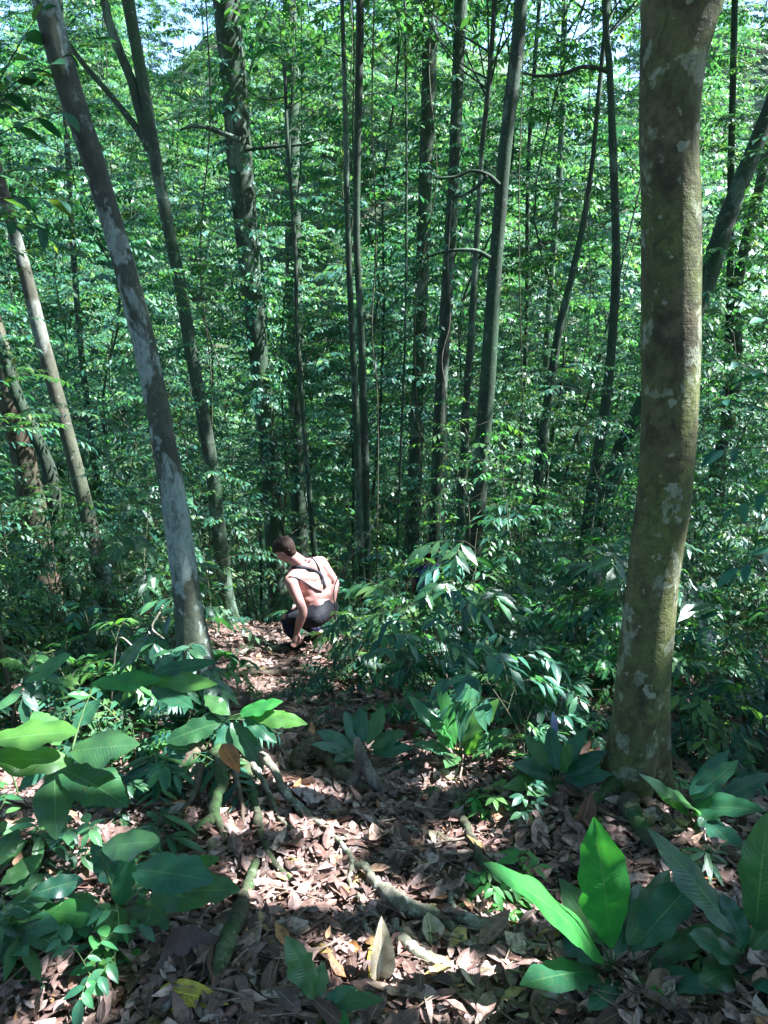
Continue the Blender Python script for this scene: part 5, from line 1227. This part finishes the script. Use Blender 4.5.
parts += hand_parts(Lwr, P(294, 646, hy - .2) - Lwr, np.array([-.3, -.9, 0]))
parts += hand_parts(Rwr, P(328, 622, hy - .05) - Rwr, np.array([.3, .9, 0]))
pr_ = empty('person', (hipC[0], hy, feetz), 'person with bare back and black straps stooping on the path, one hand reaching down', 'person')
org = np.array([hipC[0], hy, feetz])
link('body', blob(parts, 'body', M['skin'], org, .0075, 16), pr_)
# hair: cap around the skull, short and dark
hpts = [([head - hf * .045 + hu * .048, head + hf * .025 + hu * .062], [.094, .080], hs, .92), ([head - hf * .052 + hu * .01, head - hf * .05 - hu * .035], [.080, .060], hs, .95)]
for i in range(60):
    th = random.uniform(-1.3, 1.3); al = random.uniform(-.3, 1.4)
    dr_ = norm(-hf * math.cos(al) + hu * math.sin(al) + hs * math.sin(th) * .9)
    p0 = head + hu * .03 + dr_ * .084; hpts.append(([p0, p0 + dr_ * .026 - hf * .012 + hu * random.uniform(-.03, .02)], [.016, .005]))
link('hair', blob(hpts, 'hair', M['hair'], org, .006, 2), pr_)
# shorts and the open back top
sh = [([hl, (hl + Lkn) / 2, Lkn * .8 + hl * .2], [.113, .102, .083]), ([hr, (hr + Rkn) / 2, Rkn * .8 + hr * .2], [.113, .102, .083]),
      ([hipC - shl * .06, hipC + shl * .06], [.118, .118]), ([waist * .35 + hipC * .65 - shl * .055 + inn * .03, hipC - shl * .055], [.098, .115]), ([waist * .35 + hipC * .65 + shl * .055 + inn * .03, hipC + shl * .055], [.098, .115])]
link('shorts', blob(sh, 'shorts', M['black_cloth'], org, .009, 4), pr_)
for nm, kn, ft in (('legging', Lkn, Lft), ('legging', Rkn, Rft)):
    link(nm, blob([([kn * .95 + ft * .05, kn * .6 + ft * .4, kn * .2 + ft * .8 + np.array([.015, 0, .04])], [.069, .071, .05])], nm, M['navy_cloth'], org, .009, 3), pr_)
for ft in (Lft, Rft):
    link('shoe', blob([([ft + np.array([.06, -.0, .0]), ft + np.array([-.04, .01, .0]), ft + np.array([-.15, .03, -.015])], [.046, .042, .034])], 'shoe', M['black_cloth'], org, .008, 3), pr_)
def on_back(pts, w, name):
    """a strap laid over the body: project each point onto the body surface"""
    from mathutils.bvhtree import BVHTree
    bm_ = pr_.children[0].data; bvh = BVHTree.FromPolygons([v.co for v in bm_.vertices], [p.vertices for p in bm_.polygons])
    A = catmull(np.array([P(px_, py_, Y_) for px_, py_, Y_ in pts]), 8); out = []; nn = []
    for a in A:
        r = norm(a - CAM); h = bvh.ray_cast(Vector(CAM - org), Vector(r))
        if h[0] is None: h = bvh.find_nearest(Vector(a - org))
        out.append(np.array(h[0]) + np.array(h[1]) * .004); nn.append(np.array(h[1]))
    out = np.array(out); nn = norm(np.array(nn)); T = norm(np.gradient(out, axis=0)); S = norm(np.cross(T, nn))
    n = len(out); V = np.concatenate([np.stack([out - S * w, out - S * w + nn * .005, out + S * w + nn * .005, out + S * w], 1)], 0).reshape(-1, 3)
    q = []
    for i in range(n - 1):
        for j in range(3): q.append([i * 4 + j, i * 4 + j + 1, i * 4 + j + 5, i * 4 + j + 4])
    link(name, mkmesh(name, V, np.array(q), np.zeros((len(V), 2)), M['black_cloth']), pr_)
on_back([(292, 568, hy), (300, 567, hy), (310, 569, hy), (319, 573, hy), (323, 580, hy), (325, 588, hy)], .014, 'strap')
on_back([(289, 577, hy), (296, 578, hy), (304, 582, hy), (313, 588, hy), (322, 592, hy)], .007, 'strap')
on_back([(310, 556, hy), (316, 563, hy), (320, 572, hy), (322, 584, hy)], .006, 'strap')
for sg in (1, -1):
    ec = head + hs * sg * .033 + hf * .082 + hu * .018
    link('eye', blob([([ec, ec + hf * .004], [.009, .008])], 'eye', M['eye'], org, .003, 1), pr_)
mc_ = head + hf * .098 - hu * .05
link('mouth', blob([([mc_ - hs * .02, mc_, mc_ + hs * .02], [.004, .006, .004])], 'mouth', M['lip'], org, .002, 1), pr_)

# --- hiker 2: farther down the slope, mostly hidden by shrubs
y2 = 9.6; x2 = float(P(427, 570, y2)[0]); gz = float(hh(x2, y2)); b_ = np.array([x2, y2, gz])
zt = P(430, 566, y2)[2]; sc2 = (zt - gz) / 1.42 if zt - gz > .5 else 1
sc2 = min(1.05, max(.7, sc2))
J = lambda x, yv, z: b_ + np.array([x, yv, z]) * sc2
prt = [([J(0, 0, 1.40), J(0, 0, 1.52)], [.055, .05]), ([J(-.17, 0, 1.38), J(0, .0, 1.40), J(.17, 0, 1.38)], [.055, .07, .055]),
       ([J(-.07, 0, 1.34), J(-.075, 0, 1.2), J(-.06, 0, 1.05), J(-.07, 0, .92)], [.09, .10, .085, .105]), ([J(.07, 0, 1.34), J(.075, 0, 1.2), J(.06, 0, 1.05), J(.07, 0, .92)], [.09, .10, .085, .105]),
       ([J(-.18, 0, 1.38), J(-.24, .02, 1.12), J(-.26, .10, .88)], [.052, .042, .028]), ([J(.18, 0, 1.38), J(.25, .05, 1.14), J(.20, .22, .98)], [.052, .042, .028]),
       ([J(-.09, 0, .92), J(-.10, .05, .48), J(-.10, 0, .07)], [.095, .06, .04]), ([J(.09, 0, .92), J(.10, .12, .5), J(.10, .10, .05)], [.095, .06, .04])]
hp2, f2, u2, s2 = head_parts(J(0, .03, 1.63), np.array([.15, 1, -.25]), np.array([0, 0, 1.]))
prt += hp2 + hand_parts(J(-.26, .10, .88), np.array([0, .2, -1.]), np.array([1., 0, 0])) + hand_parts(J(.20, .22, .98), np.array([-.1, .8, -.5]), np.array([-1., 0, 0]))
p2 = empty('person', b_, 'person in purple and pale blue clothing almost hidden behind shrubs lower down', 'person')
link('body', blob(prt, 'body', M['skin'], b_, .010, 5), p2)
link('shirt', blob([([J(-.17, 0, 1.38), J(0, 0, 1.385), J(.17, 0, 1.38)], [.066, .08, .066]), ([J(-.07, 0, 1.33), J(-.075, 0, 1.2), J(-.06, 0, 1.05), J(-.07, 0, .95)], [.102, .112, .10, .112]), ([J(.07, 0, 1.33), J(.075, 0, 1.2), J(.06, 0, 1.05), J(.07, 0, .95)], [.102, .112, .10, .112]),
      ([J(-.18, 0, 1.38), J(-.22, .01, 1.22)], [.066, .058]), ([J(.18, 0, 1.38), J(.23, .03, 1.24)], [.066, .058])], 'shirt', M['purple_cloth'], b_, .012, 4), p2)
link('trousers', blob([([J(-.07, 0, .95), J(.07, 0, .95)], [.115, .115]), ([J(-.09, 0, .92), J(-.10, .05, .48), J(-.10, 0, .12)], [.108, .076, .056]), ([J(.09, 0, .92), J(.10, .12, .5), J(.10, .10, .12)], [.108, .076, .056])], 'trousers', M['black_cloth'], b_, .012, 4), p2)
link('hair', blob([([J(0, -.0, 1.68), J(0, .04, 1.70)], [.094, .082]), ([J(0, -.02, 1.64), J(0, -.02, 1.58)], [.08, .05])], 'hair', M['hair'], b_, .01, 3), p2)
pk = empty('backpack', J(.03, -.12, 1.0), 'small pale blue backpack worn by the half hidden person', 'backpack')
link('bag', blob([([J(-.04, -.17, 1.08), J(-.04, -.18, 1.30)], [.085, .075]), ([J(.08, -.17, 1.08), J(.08, -.18, 1.30)], [.085, .075])], 'bag', M['blue_cloth'], J(.03, -.12, 1.0), .012, 5), pk)
for sg in (-1, 1):
    link('shoulder_strap', blob([([J(sg * .10, -.14, 1.36), J(sg * .11, -.02, 1.475), J(sg * .11, .09, 1.40)], [.016, .016, .016])], 'shoulder_strap', M['black_cloth'], J(.03, -.12, 1.0), .006, 1), pk)

finish_labels()

# ------------------------------------------------------------------ light, world, camera
w = bpy.data.worlds.new('World'); sc.world = w; w.use_nodes = True
nt = w.node_tree; bg = nt.nodes['Background']
sky = nt.nodes.new('ShaderNodeTexSky'); sky.sky_type = 'NISHITA'; sky.sun_disc = False
sky.sun_elevation = SUN_EL; sky.sun_rotation = math.radians(90) - SUN_AZ
nt.links.new(sky.outputs[0], bg.inputs[0]); bg.inputs[1].default_value = .085
sl = bpy.data.lights.new('sun', 'SUN'); sl.energy = 5.0; sl.angle = math.radians(.5); sl.color = (1, .95, .86)
so = bpy.data.objects.new('sun', sl); COL.objects.link(so)
so.rotation_euler = Vector(TOSUN).to_track_quat('Z', 'Y').to_euler(); so.location = (10, 3, 20)

cam = bpy.data.cameras.new('camera'); co = bpy.data.objects.new('camera', cam); COL.objects.link(co)
cam.sensor_fit = 'VERTICAL'; cam.sensor_height = 36; cam.lens = 36 * F / 1024; cam.clip_start = .05; cam.clip_end = 1200
co.location = CAM; co.rotation_euler = (math.pi / 2 - PITCH, 0, 0)
sc.camera = co
vs = sc.view_settings; vs.view_transform = 'Standard'; vs.look = 'None'; vs.exposure = 2.9; vs.gamma = 1
vs.use_white_balance = True; vs.white_balance_temperature = 5600; vs.white_balance_tint = 12
cy = sc.cycles
cy.max_bounces = 6; cy.diffuse_bounces = 4; cy.glossy_bounces = 2; cy.transmission_bounces = 4; cy.transparent_max_bounces = 4
cy.use_adaptive_sampling = True; cy.adaptive_threshold = .02
cy.sample_clamp_indirect = 6; cy.caustics_reflective = False; cy.caustics_refractive = False
